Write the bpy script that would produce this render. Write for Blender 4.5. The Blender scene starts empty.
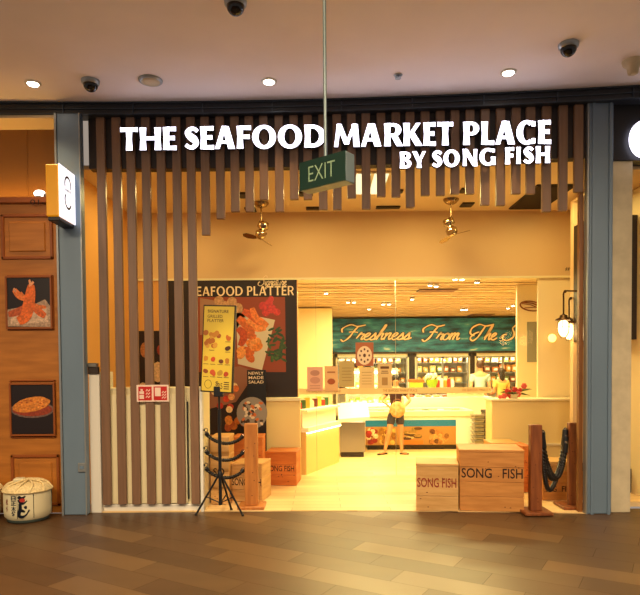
import bpy, math, random
from mathutils import Vector, Matrix
R = math.radians
C = bpy.context.scene.collection
random.seed(7)

# ------------------------------------------------------------------ camera
FPX = 600.0
PPX, PPY = 320.0, 384.0
CAMM = Matrix.Rotation(R(90 - 1.67), 3, 'X') @ Matrix.Rotation(R(-0.46), 3, 'Z')
EYE = Vector((0, 0, 1.6))
cam = bpy.data.cameras.new('camera')
cam.sensor_fit = 'HORIZONTAL'; cam.sensor_width = 36.0
cam.lens = FPX / 640.0 * 36.0
cam.shift_y = (PPY - 297.5) / 640.0
cam.clip_start = 0.05
co = bpy.data.objects.new('camera', cam); C.objects.link(co)
co.matrix_world = Matrix.Translation(EYE) @ CAMM.to_4x4()
S = bpy.context.scene
S.camera = co
S.view_settings.view_transform = 'Standard'
S.view_settings.look = 'None'
S.view_settings.exposure = 0.0
S.view_settings.gamma = 1.0
S.view_settings.use_curve_mapping = False

def ray(px, py):
    return CAMM @ Vector(((px - PPX) / FPX, -(py - PPY) / FPX, -1.0))
def at(px, py, Y):
    d = ray(px, py); return EYE + d * (Y / d.y)
def fl(px, py, z=0.0):
    d = ray(px, py); return EYE + d * ((z - EYE.z) / d.z)
def F(x):
    return 6.58 - 0.04 * x - 0.012 * x * x
def atF(px, py, off=0.0):
    Y = 6.5
    for _ in range(6):
        p = at(px, py, Y); Y = F(p.x) + off
    return at(px, py, Y)

# ------------------------------------------------------------------ materials
def lin(h):
    c = [int(h[i:i + 2], 16) / 255 for i in (0, 2, 4)]
    return tuple([(v / 12.92 if v <= .04045 else ((v + .055) / 1.055) ** 2.4) for v in c])
MATS = {}
def mat(name, col, rough=.5, metal=0.0, emit=0.0, ecol=None, var=0.0, scale=(8, 8, 8), bump=0.0, col2=None, kind='noise', coat=0.0, spec=.5):
    if name in MATS: return MATS[name]
    m = bpy.data.materials.new(name); m.use_nodes = True
    nt = m.node_tree; b = nt.nodes['Principled BSDF']
    c = lin(col)
    b.inputs['Base Color'].default_value = (*c, 1)
    b.inputs['Roughness'].default_value = rough
    b.inputs['Metallic'].default_value = metal
    b.inputs['Specular IOR Level'].default_value = spec
    b.inputs['Coat Weight'].default_value = coat
    if emit:
        b.inputs['Emission Color'].default_value = (*(lin(ecol) if ecol else c), 1)
        b.inputs['Emission Strength'].default_value = emit
    if var or bump:
        tc = nt.nodes.new('ShaderNodeTexCoord'); mp = nt.nodes.new('ShaderNodeMapping')
        mp.inputs['Scale'].default_value = scale
        nt.links.new(tc.outputs['Object'], mp.inputs['Vector'])
        n = nt.nodes.new('ShaderNodeTexNoise'); n.inputs['Scale'].default_value = 1.0; n.inputs['Detail'].default_value = 5
        nt.links.new(mp.outputs['Vector'], n.inputs['Vector'])
        if var:
            r = nt.nodes.new('ShaderNodeValToRGB')
            a = lin(col2) if col2 else tuple(v * (1 - var) for v in c)
            r.color_ramp.elements[0].position = .35; r.color_ramp.elements[1].position = .65
            r.color_ramp.elements[0].color = (*a, 1)
            r.color_ramp.elements[1].color = (*(c if col2 else tuple(min(1, v * (1 + var)) for v in c)), 1)
            nt.links.new(n.outputs['Fac'], r.inputs['Fac'])
            nt.links.new(r.outputs['Color'], b.inputs['Base Color'])
        if bump:
            bp = nt.nodes.new('ShaderNodeBump'); bp.inputs['Strength'].default_value = bump; bp.inputs['Distance'].default_value = .01
            nt.links.new(n.outputs['Fac'], bp.inputs['Height']); nt.links.new(bp.outputs['Normal'], b.inputs['Normal'])
    MATS[name] = m
    return m

def thin_glass(name, tint=(1, 1, 1), base=.05):
    m = bpy.data.materials.new(name); m.use_nodes = True
    nt = m.node_tree; nt.nodes.clear()
    out = nt.nodes.new('ShaderNodeOutputMaterial'); mx = nt.nodes.new('ShaderNodeMixShader')
    t = nt.nodes.new('ShaderNodeBsdfTransparent'); g = nt.nodes.new('ShaderNodeBsdfGlossy')
    t.inputs['Color'].default_value = (*tint, 1); g.inputs['Roughness'].default_value = .02
    fr = nt.nodes.new('ShaderNodeLayerWeight'); fr.inputs['Blend'].default_value = .25
    ad = nt.nodes.new('ShaderNodeMath'); ad.operation = 'MULTIPLY_ADD'; ad.inputs[1].default_value = .25; ad.inputs[2].default_value = base
    nt.links.new(fr.outputs['Fresnel'], ad.inputs[0])
    nt.links.new(ad.outputs[0], mx.inputs['Fac']); nt.links.new(t.outputs[0], mx.inputs[1]); nt.links.new(g.outputs[0], mx.inputs[2])
    nt.links.new(mx.outputs[0], out.inputs['Surface'])
    MATS[name] = m
    return m

M_slat = mat('slat_wood', '7a5b44', .45, var=.12, scale=(30, 30, 2))
M_fascia = mat('fascia_dark', '2e2524', .6)
M_black = mat('black_metal', '1b1c20', .4, metal=.3)
M_band = mat('band_black', '23262c', .45)
M_band2 = mat('band_rail', '3a4450', .35, metal=.4)
M_slate = mat('slate_metal', '6d8296', .42, metal=.15, var=.05, scale=(3, 3, 1))
M_strip = mat('aluminium_strip', '9aa0a2', .35, metal=.6)
M_white = mat('white_paint', 'dcd8cc', .5)
M_cream = mat('cream_paint', 'e6d9ae', .5)
M_cwall = mat('cream_wall', 'eedcae', .6)
M_vwall = mat('vestibule_wall', 'd9b888', .6)
M_vceil = mat('vestibule_ceiling', 'e3cba0', .7)
M_mceil = mat('mall_ceiling', 'ece2de', .8, var=.02, scale=(2, 2, 2))
M_orange = mat('orange_wood', 'b8742a', .42, var=.15, scale=(2, 2, 14), col2='a0611e')
M_orange2 = mat('orange_wood_moulding', '8e4a16', .4)
M_brownwall = mat('brown_wall', '8a5c22', .6)
M_conc = mat('concrete_cream', 'c6b898', .8, var=.1, scale=(6, 6, 6), bump=.2)
M_jamb = mat('jamb_wood', '7a4a1e', .45, var=.2, scale=(20, 20, 2))
M_crate = mat('crate_pine', 'c88a45', .6, var=.16, scale=(3, 3, 22), col2='b37636')
M_crate2 = mat('crate_pine_light', 'd4a768', .6, var=.16, scale=(3, 3, 22), col2='bf9050')
M_crate3 = mat('crate_red_pine', 'c8742c', .55, var=.16, scale=(3, 3, 22), col2='b5611f')
M_knot = mat('knot', '5d2c12', .7)
M_ink = mat('stencil_ink', '2a1208', .8)
M_ink2 = mat('stencil_red', '8c2c18', .8)
M_post = mat('post_wood', '8a4c20', .5, var=.2, scale=(22, 22, 3), col2='6c3614')
M_post2 = mat('post_wood_light', 'b87432', .5, var=.2, scale=(22, 22, 3), col2='a05f26')
M_rope = mat('black_rope', '17120f', .35)
M_chrome = mat('chrome', 'c9b9a0', .15, metal=1.0)
M_brass = mat('brass', 'a08868', .22, metal=1.0)
M_pipe = mat('pipe_bronze', '4a3018', .4, metal=.7)
M_sign = mat('sign_white', 'ffffff', .5, emit=3.0, ecol='eeeaff')
M_bulb = mat('bulb_warm', 'fff0c0', .5, emit=5.0, ecol='ffd890')
M_down = mat('downlight_glow', 'ffffff', .5, emit=14.0, ecol='fff0d8')
M_tube = mat('fluorescent_glow', 'ffffff', .5, emit=.95, ecol='dff5d0')
M_led = mat('led_white', 'ffffff', .5, emit=11.0, ecol='ffe9b8')
M_glass = thin_glass('clear_glass', base=.005)
M_wshelf = mat('white_laminate', 'f2ead2', .4)
M_steel = mat('steel', '9a9488', .3, metal=.9)
M_dark = mat('dark_frame', '2a1c12', .5)
M_yel = mat('menu_yellow', 'd8b93c', .3, coat=.8)
M_poster = mat('poster_dark', '1e0a05', .55)
M_pblack = mat('poster_black', '0d0a0a', .4)

# ------------------------------------------------------------------ mesh builder
EPS = [0]
class MB:
    def __init__(s, m=None):
        s.v = []; s.f = []; s.k = []; s.ms = []; s.sm = []; s.use(m or M_white)
    def use(s, m):
        if m not in s.ms: s.ms.append(m)
        s.m = s.ms.index(m); return s
    def add(s, vs, fs, smooth=False):
        o = len(s.v); s.v += [tuple(v) for v in vs]
        for f in fs: s.f.append([o + i for i in f]); s.k.append(s.m); s.sm.append(smooth)
        return s
    def box(s, x0, x1, y0, y1, z0, z1, bev=0.0):
        if x0 > x1: x0, x1 = x1, x0
        if y0 > y1: y0, y1 = y1, y0
        if z0 > z1: z0, z1 = z1, z0
        if bev > 0:
            b = min(bev, (x1 - x0) / 2.1, (y1 - y0) / 2.1, (z1 - z0) / 2.1)
            c = ((x0 + x1) / 2, (y0 + y1) / 2, (z0 + z1) / 2); h = ((x1 - x0) / 2, (y1 - y0) / 2, (z1 - z0) / 2)
            vs = []; ix = {}
            for sx in (-1, 1):
                for sy in (-1, 1):
                    for sz in (-1, 1):
                        for a in range(3):
                            p = [c[i] + (sx, sy, sz)[i] * (h[i] - (0 if i == a else b)) for i in range(3)]
                            ix[(sx, sy, sz, a)] = len(vs); vs.append(p)
            fs = []
            for a in range(3):
                u, w = [i for i in range(3) if i != a]
                for sg in (-1, 1):
                    q = []
                    for (p1, p2) in ((-1, -1), (1, -1), (1, 1), (-1, 1)):
                        t = [0, 0, 0]; t[a] = sg; t[u] = p1; t[w] = p2; q.append(ix[(*t, a)])
                    fs.append(q)
            for a in range(3):
                u, w = [i for i in range(3) if i != a]
                for p1 in (-1, 1):
                    for p2 in (-1, 1):
                        q = []
                        for (sg, pl) in ((-1, u), (1, u), (1, w), (-1, w)):
                            t = [0, 0, 0]; t[a] = sg; t[u] = p1; t[w] = p2; q.append(ix[(*t, pl)])
                        fs.append(q)
            for sx in (-1, 1):
                for sy in (-1, 1):
                    for sz in (-1, 1): fs.append([ix[(sx, sy, sz, a)] for a in range(3)])
            return s.add(vs, fs)
        vs = [(x, y, z) for x in (x0, x1) for y in (y0, y1) for z in (z0, z1)]
        return s.add(vs, [(0, 1, 3, 2), (4, 6, 7, 5), (0, 4, 5, 1), (2, 3, 7, 6), (0, 2, 6, 4), (1, 5, 7, 3)])
    def prism(s, poly, y0, y1):            # polygon in x,z extruded in y
        n = len(poly)
        vs = [(p[0], y0, p[1]) for p in poly] + [(p[0], y1, p[1]) for p in poly]
        fs = [list(range(n)), list(range(2 * n - 1, n - 1, -1))] + [(i, i + n, (i + 1) % n + n, (i + 1) % n) for i in range(n)]
        return s.add(vs, fs)
    def slab(s, poly, z0, z1):             # polygon in x,y extruded in z
        n = len(poly)
        vs = [(p[0], p[1], z0) for p in poly] + [(p[0], p[1], z1) for p in poly]
        fs = [list(range(n)), list(range(2 * n - 1, n - 1, -1))] + [(i, i + n, (i + 1) % n + n, (i + 1) % n) for i in range(n)]
        return s.add(vs, fs)
    def ell(s, cx, cz, rx, rz, y0, y1, n=20, rot=0):
        EPS[0] += 1; y0 -= (EPS[0] % 40) * 1.5e-5
        c, d = math.cos(rot), math.sin(rot); p = []
        for i in range(n):
            a = 2 * math.pi * i / n; x, z = rx * math.cos(a), rz * math.sin(a)
            p.append((cx + x * c - z * d, cz + x * d + z * c))
        return s.prism(p, y0, y1)
    def lathe(s, prof, c=(0, 0, 0), n=20, axis=None, smooth=True):   # prof: (r,z) list
        vs = []; fs = []
        ax = Matrix.Identity(3)
        if axis is not None: ax = Vector((0, 0, 1)).rotation_difference(Vector(axis).normalized()).to_matrix()
        for (r, z) in prof:
            for i in range(n):
                a = 2 * math.pi * i / n
                vs.append(Vector(c) + ax @ Vector((r * math.cos(a), r * math.sin(a), z)))
        m = len(prof)
        for j in range(m - 1):
            for i in range(n): fs.append((j * n + i, j * n + (i + 1) % n, (j + 1) * n + (i + 1) % n, (j + 1) * n + i))
        s.add(vs, fs, smooth)
        s.add([vs[i] for i in range(n)], [list(range(n - 1, -1, -1))]); s.add([vs[(m - 1) * n + i] for i in range(n)], [list(range(n))])
        return s
    def tube(s, pts, r, n=8, smooth=True):
        pts = [Vector(p) for p in pts]; rs = r if isinstance(r, (list, tuple)) else [r] * len(pts)
        vs = []; fs = []; up = None
        for i, p in enumerate(pts):
            t = (pts[min(i + 1, len(pts) - 1)] - pts[max(i - 1, 0)]).normalized()
            if up is None:
                up = Vector((0, 0, 1)) if abs(t.z) < .9 else Vector((1, 0, 0))
            a = t.cross(up).normalized(); b = a.cross(t).normalized(); up = b
            for k in range(n):
                an = 2 * math.pi * k / n
                vs.append(p + (a * math.cos(an) + b * math.sin(an)) * rs[i])
        for i in range(len(pts) - 1):
            for k in range(n): fs.append((i * n + k, i * n + (k + 1) % n, (i + 1) * n + (k + 1) % n, (i + 1) * n + k))
        s.add(vs, fs, smooth)
        s.add(vs[:n], [list(range(n - 1, -1, -1))]); s.add(vs[-n:], [list(range(n))])
        return s
    def ball(s, c, r, n=14, sc=(1, 1, 1)):
        c = Vector(c); prof = []; vs = []; fs = []; m = max(5, n // 2)
        for j in range(m + 1):
            ph = math.pi * j / m
            for i in range(n):
                a = 2 * math.pi * i / n
                vs.append((c.x + r * sc[0] * math.sin(ph) * math.cos(a), c.y + r * sc[1] * math.sin(ph) * math.sin(a), c.z + r * sc[2] * math.cos(ph)))
        for j in range(m):
            for i in range(n): fs.append((j * n + i, (j + 1) * n + i, (j + 1) * n + (i + 1) % n, j * n + (i + 1) % n))
        return s.add(vs, fs, True)
    def ribbon(s, pts, w, y0, y1):           # flat stroke in x,z
        pts = [Vector((p[0], p[1])) for p in pts]; ws = w if isinstance(w, (list, tuple)) else [w] * len(pts)
        L = []; Rr = []
        for i, p in enumerate(pts):
            t = (pts[min(i + 1, len(pts) - 1)] - pts[max(i - 1, 0)])
            t = t.normalized() if t.length > 1e-9 else Vector((1, 0)); nn = Vector((-t.y, t.x)) * ws[i] / 2
            L.append(p + nn); Rr.append(p - nn)
        EPS[0] += 1; e = (EPS[0] % 40) * 1.5e-5
        n = len(pts); vs = []
        for y in (y0 - e, y1):
            for q in L: vs.append((q[0], y, q[1]))
            for q in Rr: vs.append((q[0], y, q[1]))
        fs = []
        for i in range(n - 1):
            fs += [(i, i + 1, n + i + 1, n + i), (2 * n + i, 3 * n + i, 3 * n + i + 1, 2 * n + i + 1), (i, 2 * n + i, 2 * n + i + 1, i + 1), (n + i, n + i + 1, 3 * n + i + 1, 3 * n + i)]
        fs += [(0, n, 3 * n, 2 * n), (n - 1, 3 * n - 1, 4 * n - 1, 2 * n - 1)]
        s.add(vs, fs)
        return s
    def merge(s, vf, T):
        vs, fs = vf
        return s.add([T(v) for v in vs], fs)

def crom(pts, k=6):
    P = [Vector(p) for p in pts]; P = [P[0]] + P + [P[-1]]; out = []
    for i in range(1, len(P) - 2):
        for j in range(k):
            t = j / k
            out.append(.5 * ((2 * P[i]) + (-P[i - 1] + P[i + 1]) * t + (2 * P[i - 1] - 5 * P[i] + 4 * P[i + 1] - P[i + 2]) * t * t + (-P[i - 1] + 3 * P[i] - 3 * P[i + 1] + P[i + 2]) * t ** 3))
    out.append(P[-2]); return out

LOC = {}
def obj(name, mb, parent=None, local=False, kind=None, label=None, cat=None, group=None):
    vs = [Vector(v) for v in mb.v]
    if parent is not None:
        o0 = Vector((0, 0, 0)) if local else LOC[parent.name]
    else:
        xs = [v.x for v in vs]; ys = [v.y for v in vs]; zs = [v.z for v in vs]
        o0 = Vector(((min(xs) + max(xs)) / 2, (min(ys) + max(ys)) / 2, min(zs)))
    me = bpy.data.meshes.new(name); me.from_pydata([tuple(v - o0) for v in vs], [], mb.f)
    for m in mb.ms: me.materials.append(m)
    for i, p in enumerate(me.polygons): p.material_index = mb.k[i]; p.use_smooth = mb.sm[i]
    me.validate(); me.update()
    import bmesh
    bm = bmesh.new(); bm.from_mesh(me); bmesh.ops.recalc_face_normals(bm, faces=bm.faces); bm.to_mesh(me); bm.free()
    o = bpy.data.objects.new(name, me); C.objects.link(o)
    if parent is not None:
        o.parent = parent; LOC[o.name] = LOC[parent.name]
    else:
        o.location = o0; LOC[o.name] = o0
    tag(o, label, cat, group, kind)
    return o
def tag(o, label=None, cat=None, group=None, kind=None):
    if label: o['label'] = label
    if cat: o['category'] = cat
    if group: o['group'] = group
    if kind: o['kind'] = kind
    return o
def thing(name, label, cat, loc, group=None, rz=0):
    o = bpy.data.objects.new(name, None); o.empty_display_size = .1; C.objects.link(o)
    o.location = loc; o.rotation_euler = (0, 0, rz); LOC[o.name] = Vector(loc)
    return tag(o, label, cat, group)
def struct(name, mb, parent=None): return obj(name, mb, parent, kind=None if parent else 'structure')
def copy_tree(o, parent=None):
    c = o.copy(); C.objects.link(c)
    if parent is not None: c.parent = parent
    LOC[c.name] = LOC[o.name]
    for ch in list(o.children): copy_tree(ch, c)
    return c

def text(s, size=1.0, shear=0, offset=0, spacing=1.0, align='LEFT'):
    cu = bpy.data.curves.new('t', 'FONT'); cu.body = s; cu.size = size; cu.shear = shear; cu.offset = offset
    cu.space_character = spacing; cu.align_x = align; cu.resolution_u = 3
    o = bpy.data.objects.new('t', cu); C.objects.link(o)
    dg = bpy.context.evaluated_depsgraph_get(); dg.update()
    me = bpy.data.meshes.new_from_object(o.evaluated_get(dg))
    vs = [tuple(v.co) for v in me.vertices]; fs = [tuple(p.vertices) for p in me.polygons]
    bpy.data.objects.remove(o); bpy.data.meshes.remove(me); bpy.data.curves.remove(cu)
    return vs, fs
def put_text(mb, s, x0, z0, w, h, y, m=None, shear=0, offset=0, d=.002):
    """text scaled into the box whose lower left is x0,z0, facing -y"""
    vs, fs = text(s, 1, shear, offset)
    if not vs: return mb
    ax = min(v[0] for v in vs); bx = max(v[0] for v in vs); ay = min(v[1] for v in vs); by = max(v[1] for v in vs)
    sx = w / (bx - ax); sy = h / (by - ay)
    if m: mb.use(m)
    return mb.add([(x0 + (v[0] - ax) * sx, y, z0 + (v[1] - ay) * sy) for v in vs], fs)

# ------------------------------------------------------------------ flared bold capitals
def glyph(ch, w, st=.3, b=.19):
    """polygons of a capital in a box w x 1"""
    P = []
    def stem(x0, x1, z0=0, z1=1):
        k = (x1 - x0) * .09
        P.append([(x0 - k * .3, z0), (x1 + k * .3, z0), (x1 - k, z0 + (z1 - z0) * .5), (x1 + k * .3, z1), (x0 - k * .3, z1), (x0 + k, z0 + (z1 - z0) * .5)])
    def bar(x0, x1, zc, t=b, fl=.25):
        P.append([(x0, zc - t / 2), (x1, zc - t / 2 * (1 + fl)), (x1, zc + t / 2 * (1 + fl)), (x0, zc + t / 2)])
    def arc(cx, cz, rx, rz, a0, a1, wv=st, wh=b, n=18):
        for i in range(n):
            q = []
            for a in (a0 + (a1 - a0) * i / n, a0 + (a1 - a0) * (i + 1) / n):
                q.append(((cx + rx * math.cos(a), cz + rz * math.sin(a)), (cx + (rx - wv) * math.cos(a), cz + (rz - wh) * math.sin(a))))
            P.append([q[0][0], q[1][0], q[1][1], q[0][1]])
    def diag(x0, z0, x1, z1, t):
        P.append([(x0 - t / 2, z0), (x0 + t / 2, z0), (x1 + t / 2, z1), (x1 - t / 2, z1)])
    pi = math.pi
    if ch == 'I': stem(0, w)
    if ch == 'T': stem(w / 2 - st / 2, w / 2 + st / 2); bar(w / 2, w, 1 - b / 2); bar(w / 2, 0, 1 - b / 2)
    if ch == 'H': stem(0, st); stem(w - st, w); bar(st * .5, w - st * .5, .52, fl=0)
    if ch in 'EFL':
        stem(0, st)
        if ch != 'L': bar(st * .5, w * (.97), 1 - b / 2); bar(st * .5, w * .88, .52)
        if ch != 'F': bar(st * .5, w, b / 2)
    if ch == 'A':
        diag(st * .36, 0, w * .5 - .04, 1, st * .72); diag(w - st * .55, 0, w * .5 + .02, 1, st * 1.08); bar(w * .25, w * .75, .3, b * .85, 0)
    if ch == 'O': arc(w / 2, .5, w / 2, .53, 0, 2 * pi, n=36)
    if ch == 'C':
        arc(w * .55, .5, w * .55, .53, R(52), R(308), n=28)
        P.append([(w * .8, .76), (w * 1.0, .76), (w * 1.0, .97), (w * .8, 1.0)])
        P.append([(w * .8, .24), (w * 1.0, .24), (w * 1.0, .03), (w * .8, 0)])
    if ch == 'G':
        arc(w * .53, .5, w * .53, .53, R(52), R(320), n=28); stem(w - st, w, .02, .5)
        P.append([(w * .78, .78), (w * .95, .78), (w * .95, .97), (w * .78, 1.0)])
    if ch == 'D': stem(0, st); arc(w - min(w, 1) * .62, .5, min(w, 1) * .62, .5, -pi / 2, pi / 2, n=24); bar(st * .5, w * .45, 1 - b / 2, fl=0); bar(st * .5, w * .45, b / 2, fl=0)
    if ch in 'PR': 
        stem(0, st); r = .29
        arc(w - w * .45, 1 - r, w * .45, r, -pi / 2, pi / 2, wv=st * .9, wh=b * .85); bar(st * .5, w * .58, 1 - b * .42, b * .85, 0); bar(st * .5, w * .58, 1 - 2 * r + b * .42, b * .85, 0)
        if ch == 'R': diag(w * 1.02 - st * .3, 0, w * .55, .5, st * 1.0)
    if ch == 'B':
        stem(0, st)
        arc(w * .5, .76, w * .45, .24, -pi / 2, pi / 2, wv=st * .85, wh=b * .8); arc(w * .5, .28, w * .5, .28, -pi / 2, pi / 2, wv=st * .9, wh=b * .9)
        bar(st * .5, w * .52, 1 - b * .4, b * .8, 0); bar(st * .5, w * .52, .54, b * .8, 0); bar(st * .5, w * .52, b * .45, b * .9, 0)
    if ch == 'S':
        pts = crom([(w * .93, .8, 0), (w * .72, .905, 0), (w * .42, .9, 0), (w * .2, .74, 0), (w * .42, .56, 0), (w * .68, .44, 0), (w * .82, .26, 0), (w * .58, .09, 0), (w * .3, .1, 0), (w * .06, .2, 0)], 5)
        n = len(pts)
        for i in range(n - 1):
            def ww(j):
                t = j / (n - 1); return b * 1.02 + (st * 1.15 - b) * math.exp(-((t - .5) / .2) ** 2)
            q = []
            for j in (i, i + 1):
                tt = (pts[min(j + 1, n - 1)] - pts[max(j - 1, 0)]).normalized(); nn = Vector((-tt.y, tt.x, 0)) * ww(j) / 2
                q.append((pts[j] + nn, pts[j] - nn))
            P.append([q[0][0][:2], q[1][0][:2], q[1][1][:2], q[0][1][:2]])
    if ch == 'N':
        stem(0, st * .78); stem(w - st * .78, w); diag(w - st * .45, 0, st * .5, 1, st * 1.0)
    if ch == 'M':
        diag(st * .33, 0, w * .2, 1, st * .62); diag(w - st * .45, 0, w * .82, 1, st * .95)
        diag(w * .5, .12, w * .2, 1, st * .8); diag(w * .5, .12, w * .81, 1, st * .55)
    if ch == 'K': stem(0, st); diag(st * 1.0, .45, w * .84, 1, st * .7); diag(w - st * .35, 0, st * 1.2, .58, st * 1.1)
    if ch == 'Y': stem(w / 2 - st / 2, w / 2 + st / 2, 0, .5); diag(w * .48, .42, st * .45, 1, st * .95); diag(w * .53, .42, w - st * .35, 1, st * .7)
    return P
GW = {'S': .62, 'E': .6, 'A': .88, 'F': .58, 'O': 1.02, 'D': .9, 'P': .66, 'L': .56, 'T': .74, 'R': .72, 'H': .84, 'M': 1.05, 'K': .8, 'C': .8, 'B': .66, 'Y': .74, 'N': .84, 'G': .86, 'I': .28, 'W': 1.1}
def caps(mb, s, x0, z0, w, h, y0, y1, st=.2, b=.13, gap=.14):
    tot = sum((GW[c] + gap) if c != ' ' else .4 for c in s) - gap
    k = w / tot; x = 0
    for c in s:
        if c == ' ': x += .4; continue
        for j, p in enumerate(glyph(c, GW[c], st, b)): mb.prism([(x0 + (x + q[0]) * k, z0 + q[1] * h) for q in p], y0 - (j % 8) * 2e-5, y1)
        x += GW[c] + gap
    return mb

# =================================================================== SETTING
ZC = 4.47
# ---- mall floor of planks laid on a diagonal
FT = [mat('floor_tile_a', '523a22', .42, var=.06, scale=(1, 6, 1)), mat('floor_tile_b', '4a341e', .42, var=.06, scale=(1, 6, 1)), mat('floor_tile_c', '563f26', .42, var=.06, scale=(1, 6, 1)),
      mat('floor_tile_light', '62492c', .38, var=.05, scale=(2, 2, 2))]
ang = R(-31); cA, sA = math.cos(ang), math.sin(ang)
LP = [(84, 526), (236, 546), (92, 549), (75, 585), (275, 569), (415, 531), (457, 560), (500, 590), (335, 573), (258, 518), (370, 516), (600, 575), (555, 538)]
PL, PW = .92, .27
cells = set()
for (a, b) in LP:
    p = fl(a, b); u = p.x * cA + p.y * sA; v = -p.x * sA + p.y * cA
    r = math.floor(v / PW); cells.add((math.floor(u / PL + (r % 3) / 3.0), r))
fm = MB(FT[0])
def clip(poly, f):
    out = []
    for i in range(len(poly)):
        a, b = poly[i], poly[(i + 1) % len(poly)]; fa, fb = f(a), f(b)
        if fa >= 0: out.append(a)
        if fa * fb < 0: t = fa / (fa - fb); out.append((a[0] + (b[0] - a[0]) * t, a[1] + (b[1] - a[1]) * t))
    return out
rnd = random.Random(3)
for r in range(-40, 60):
    for c in range(-20, 20):
        u0 = (c - (r % 3) / 3.0) * PL; v0 = r * PW; g = .0015
        q = [(u0 + g, v0 + g), (u0 + PL - g, v0 + g), (u0 + PL - g, v0 + PW - g), (u0 + g, v0 + PW - g)]
        q = [(u * cA - v * sA, u * sA + v * cA) for u, v in q]
        for f in (lambda p: 6.6 - p[1], lambda p: p[1] + 4, lambda p: p[0] + 6.5, lambda p: 6.5 - p[0]):
            q = clip(q, f) if len(q) > 2 else q
        if len(q) < 3: continue
        t = rnd.random(); k = 0 if t < .4 else 1 if t < .7 else 2
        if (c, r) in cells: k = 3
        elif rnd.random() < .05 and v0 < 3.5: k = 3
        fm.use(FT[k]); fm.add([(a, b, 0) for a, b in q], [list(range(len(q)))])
fm.use(mat('grout', '38281a', .8)); fm.box(-6.5, 6.5, -4, 6.6, -.1, -.0008)
struct('floor', fm)
# ---- shop floor (planks)
def wood_floor():
    m = mat('shop_floor', 'e6c48a', .38)
    nt = m.node_tree; b = nt.nodes['Principled BSDF']
    tc = nt.nodes.new('ShaderNodeTexCoord'); br = nt.nodes.new('ShaderNodeTexBrick')
    br.inputs['Scale'].default_value = 1; br.inputs['Brick Width'].default_value = 1.1; br.inputs['Row Height'].default_value = .16
    br.inputs['Mortar Size'].default_value = .003
    br.inputs['Color1'].default_value = (*lin('ecca90'), 1); br.inputs['Color2'].default_value = (*lin('d9b67c'), 1); br.inputs['Mortar'].default_value = (*lin('a8834e'), 1)
    nt.links.new(tc.outputs['Object'], br.inputs['Vector']); nt.links.new(br.outputs['Color'], b.inputs['Base Color'])
    return m
M_sfloor = wood_floor()
mb = MB(M_sfloor); n = 24; xs = [-2.75 + 6.6 * i / n for i in range(n + 1)]
poly = [(x, F(x) + .02) for x in xs if x < 3.1] + [(3.1, 6.9), (5.4, 6.9), (5.4, 16.4), (-2.75, 16.4)]
mb.slab(poly, -.05, .006)
struct('floor', mb)
# ---- mall ceiling
mb = MB(M_mceil)
xs = [-6.5 + 13 * i / 52 for i in range(53)]
for i in range(52):
    a, b = xs[i], xs[i + 1]
    mb.slab([(a, -4), (b, -4), (b, F(b) + .05), (a, F(a) + .05)], ZC, ZC + .08)
struct('ceiling', mb)
# ---- black curved band under the ceiling
mb = MB(M_band)
for i in range(52):
    a, b = xs[i], xs[i + 1]
    if b < -5 or a > 5: continue
    def seg(z0, z1, o0, o1):
        mb.slab([(a, F(a) + o0), (b, F(b) + o0), (b, F(b) + o1), (a, F(a) + o1)], z0, z1)
    mb.use(M_band); seg(4.33, ZC, -.04, .1)
    mb.use(M_band2); seg(4.452, 4.466, -.07, -.04); seg(4.395, 4.405, -.055, -.04); seg(4.332, 4.345, -.07, -.04)
    if i % 3 == 0: mb.box(a, a + .012, F(a) - .06, F(a), 4.33, ZC - .005)
struct('trim_1', mb)
# ---- dark fascia board behind the slats
xl = atF(87, 150).x; xr = atF(588, 150).x
mb = MB(M_fascia); xs2 = [xl + (xr - xl) * i / 30 for i in range(31)]
for i in range(30):
    a, b = xs2[i], xs2[i + 1]
    mb.slab([(a, F(a) + .05), (b, F(b) + .05), (b, F(b) + .17), (a, F(a) + .17)], 3.79, 4.33)
struct('wall_front', mb)
# ---- side pillars
pl0, pl1 = atF(68, 512).x, atF(91, 512).x
mb = MB(M_slate); mb.box(pl0, pl1, 6.5, 6.6, 0, 4.33, .01)
mb.use(M_strip); mb.box(pl0 - .02, pl0, 6.49, 6.6, 0, 4.33); mb.box(pl1 - .012, pl1, 6.488, 6.5, 0, 4.33)
struct('wall_left_pillar', mb)
pr0, pr1 = atF(587.5, 400).x, atF(613, 400).x
mb = MB(M_slate); mb.box(pr0, pr1, 6.36, 6.44, 0, 4.36, .01)
mb.box(pr0 + .03, pr0 + .06, 6.345, 6.36, 0, 4.33); mb.box(pr1 - .05, pr1 - .02, 6.345, 6.36, 0, 4.33)
mb.use(M_strip); mb.box(pr0 - .015, pr0, 6.36, 6.44, 0, 4.33)
struct('wall_right_pillar', mb)
mb = MB(M_jamb); mb.box(pr0 - .06, pr0 - .017, 6.445, 6.5, 0.006, 4.33)
struct('trim_2', mb)
# ---- concrete pier and neighbour on the right
cx1 = atF(636.5, 400).x
mb = MB(M_conc); mb.box(pr1 + .01, cx1, 6.42, 6.9, 0, 3.75, .006)
struct('wall_right', mb)
mb = MB(M_black); mb.box(pr1 + .01, 4.6, 6.4, 6.6, 3.75, 4.35)
struct('trim_3', mb)
mb = MB(M_vwall); mb.box(cx1, 5.2, 7.9, 8.0, 0, 3.75); mb.box(cx1, 5.2, 6.6, 7.9, 3.72, 3.75)
mb.use(M_dark); mb.box(cx1 + .001, cx1 + .6, 7.3, 7.9, 1.9, 3.4); mb.box(cx1 + .001, cx1 + .6, 7.4, 7.9, .0, .3)
struct('wall_right', mb)
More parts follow.
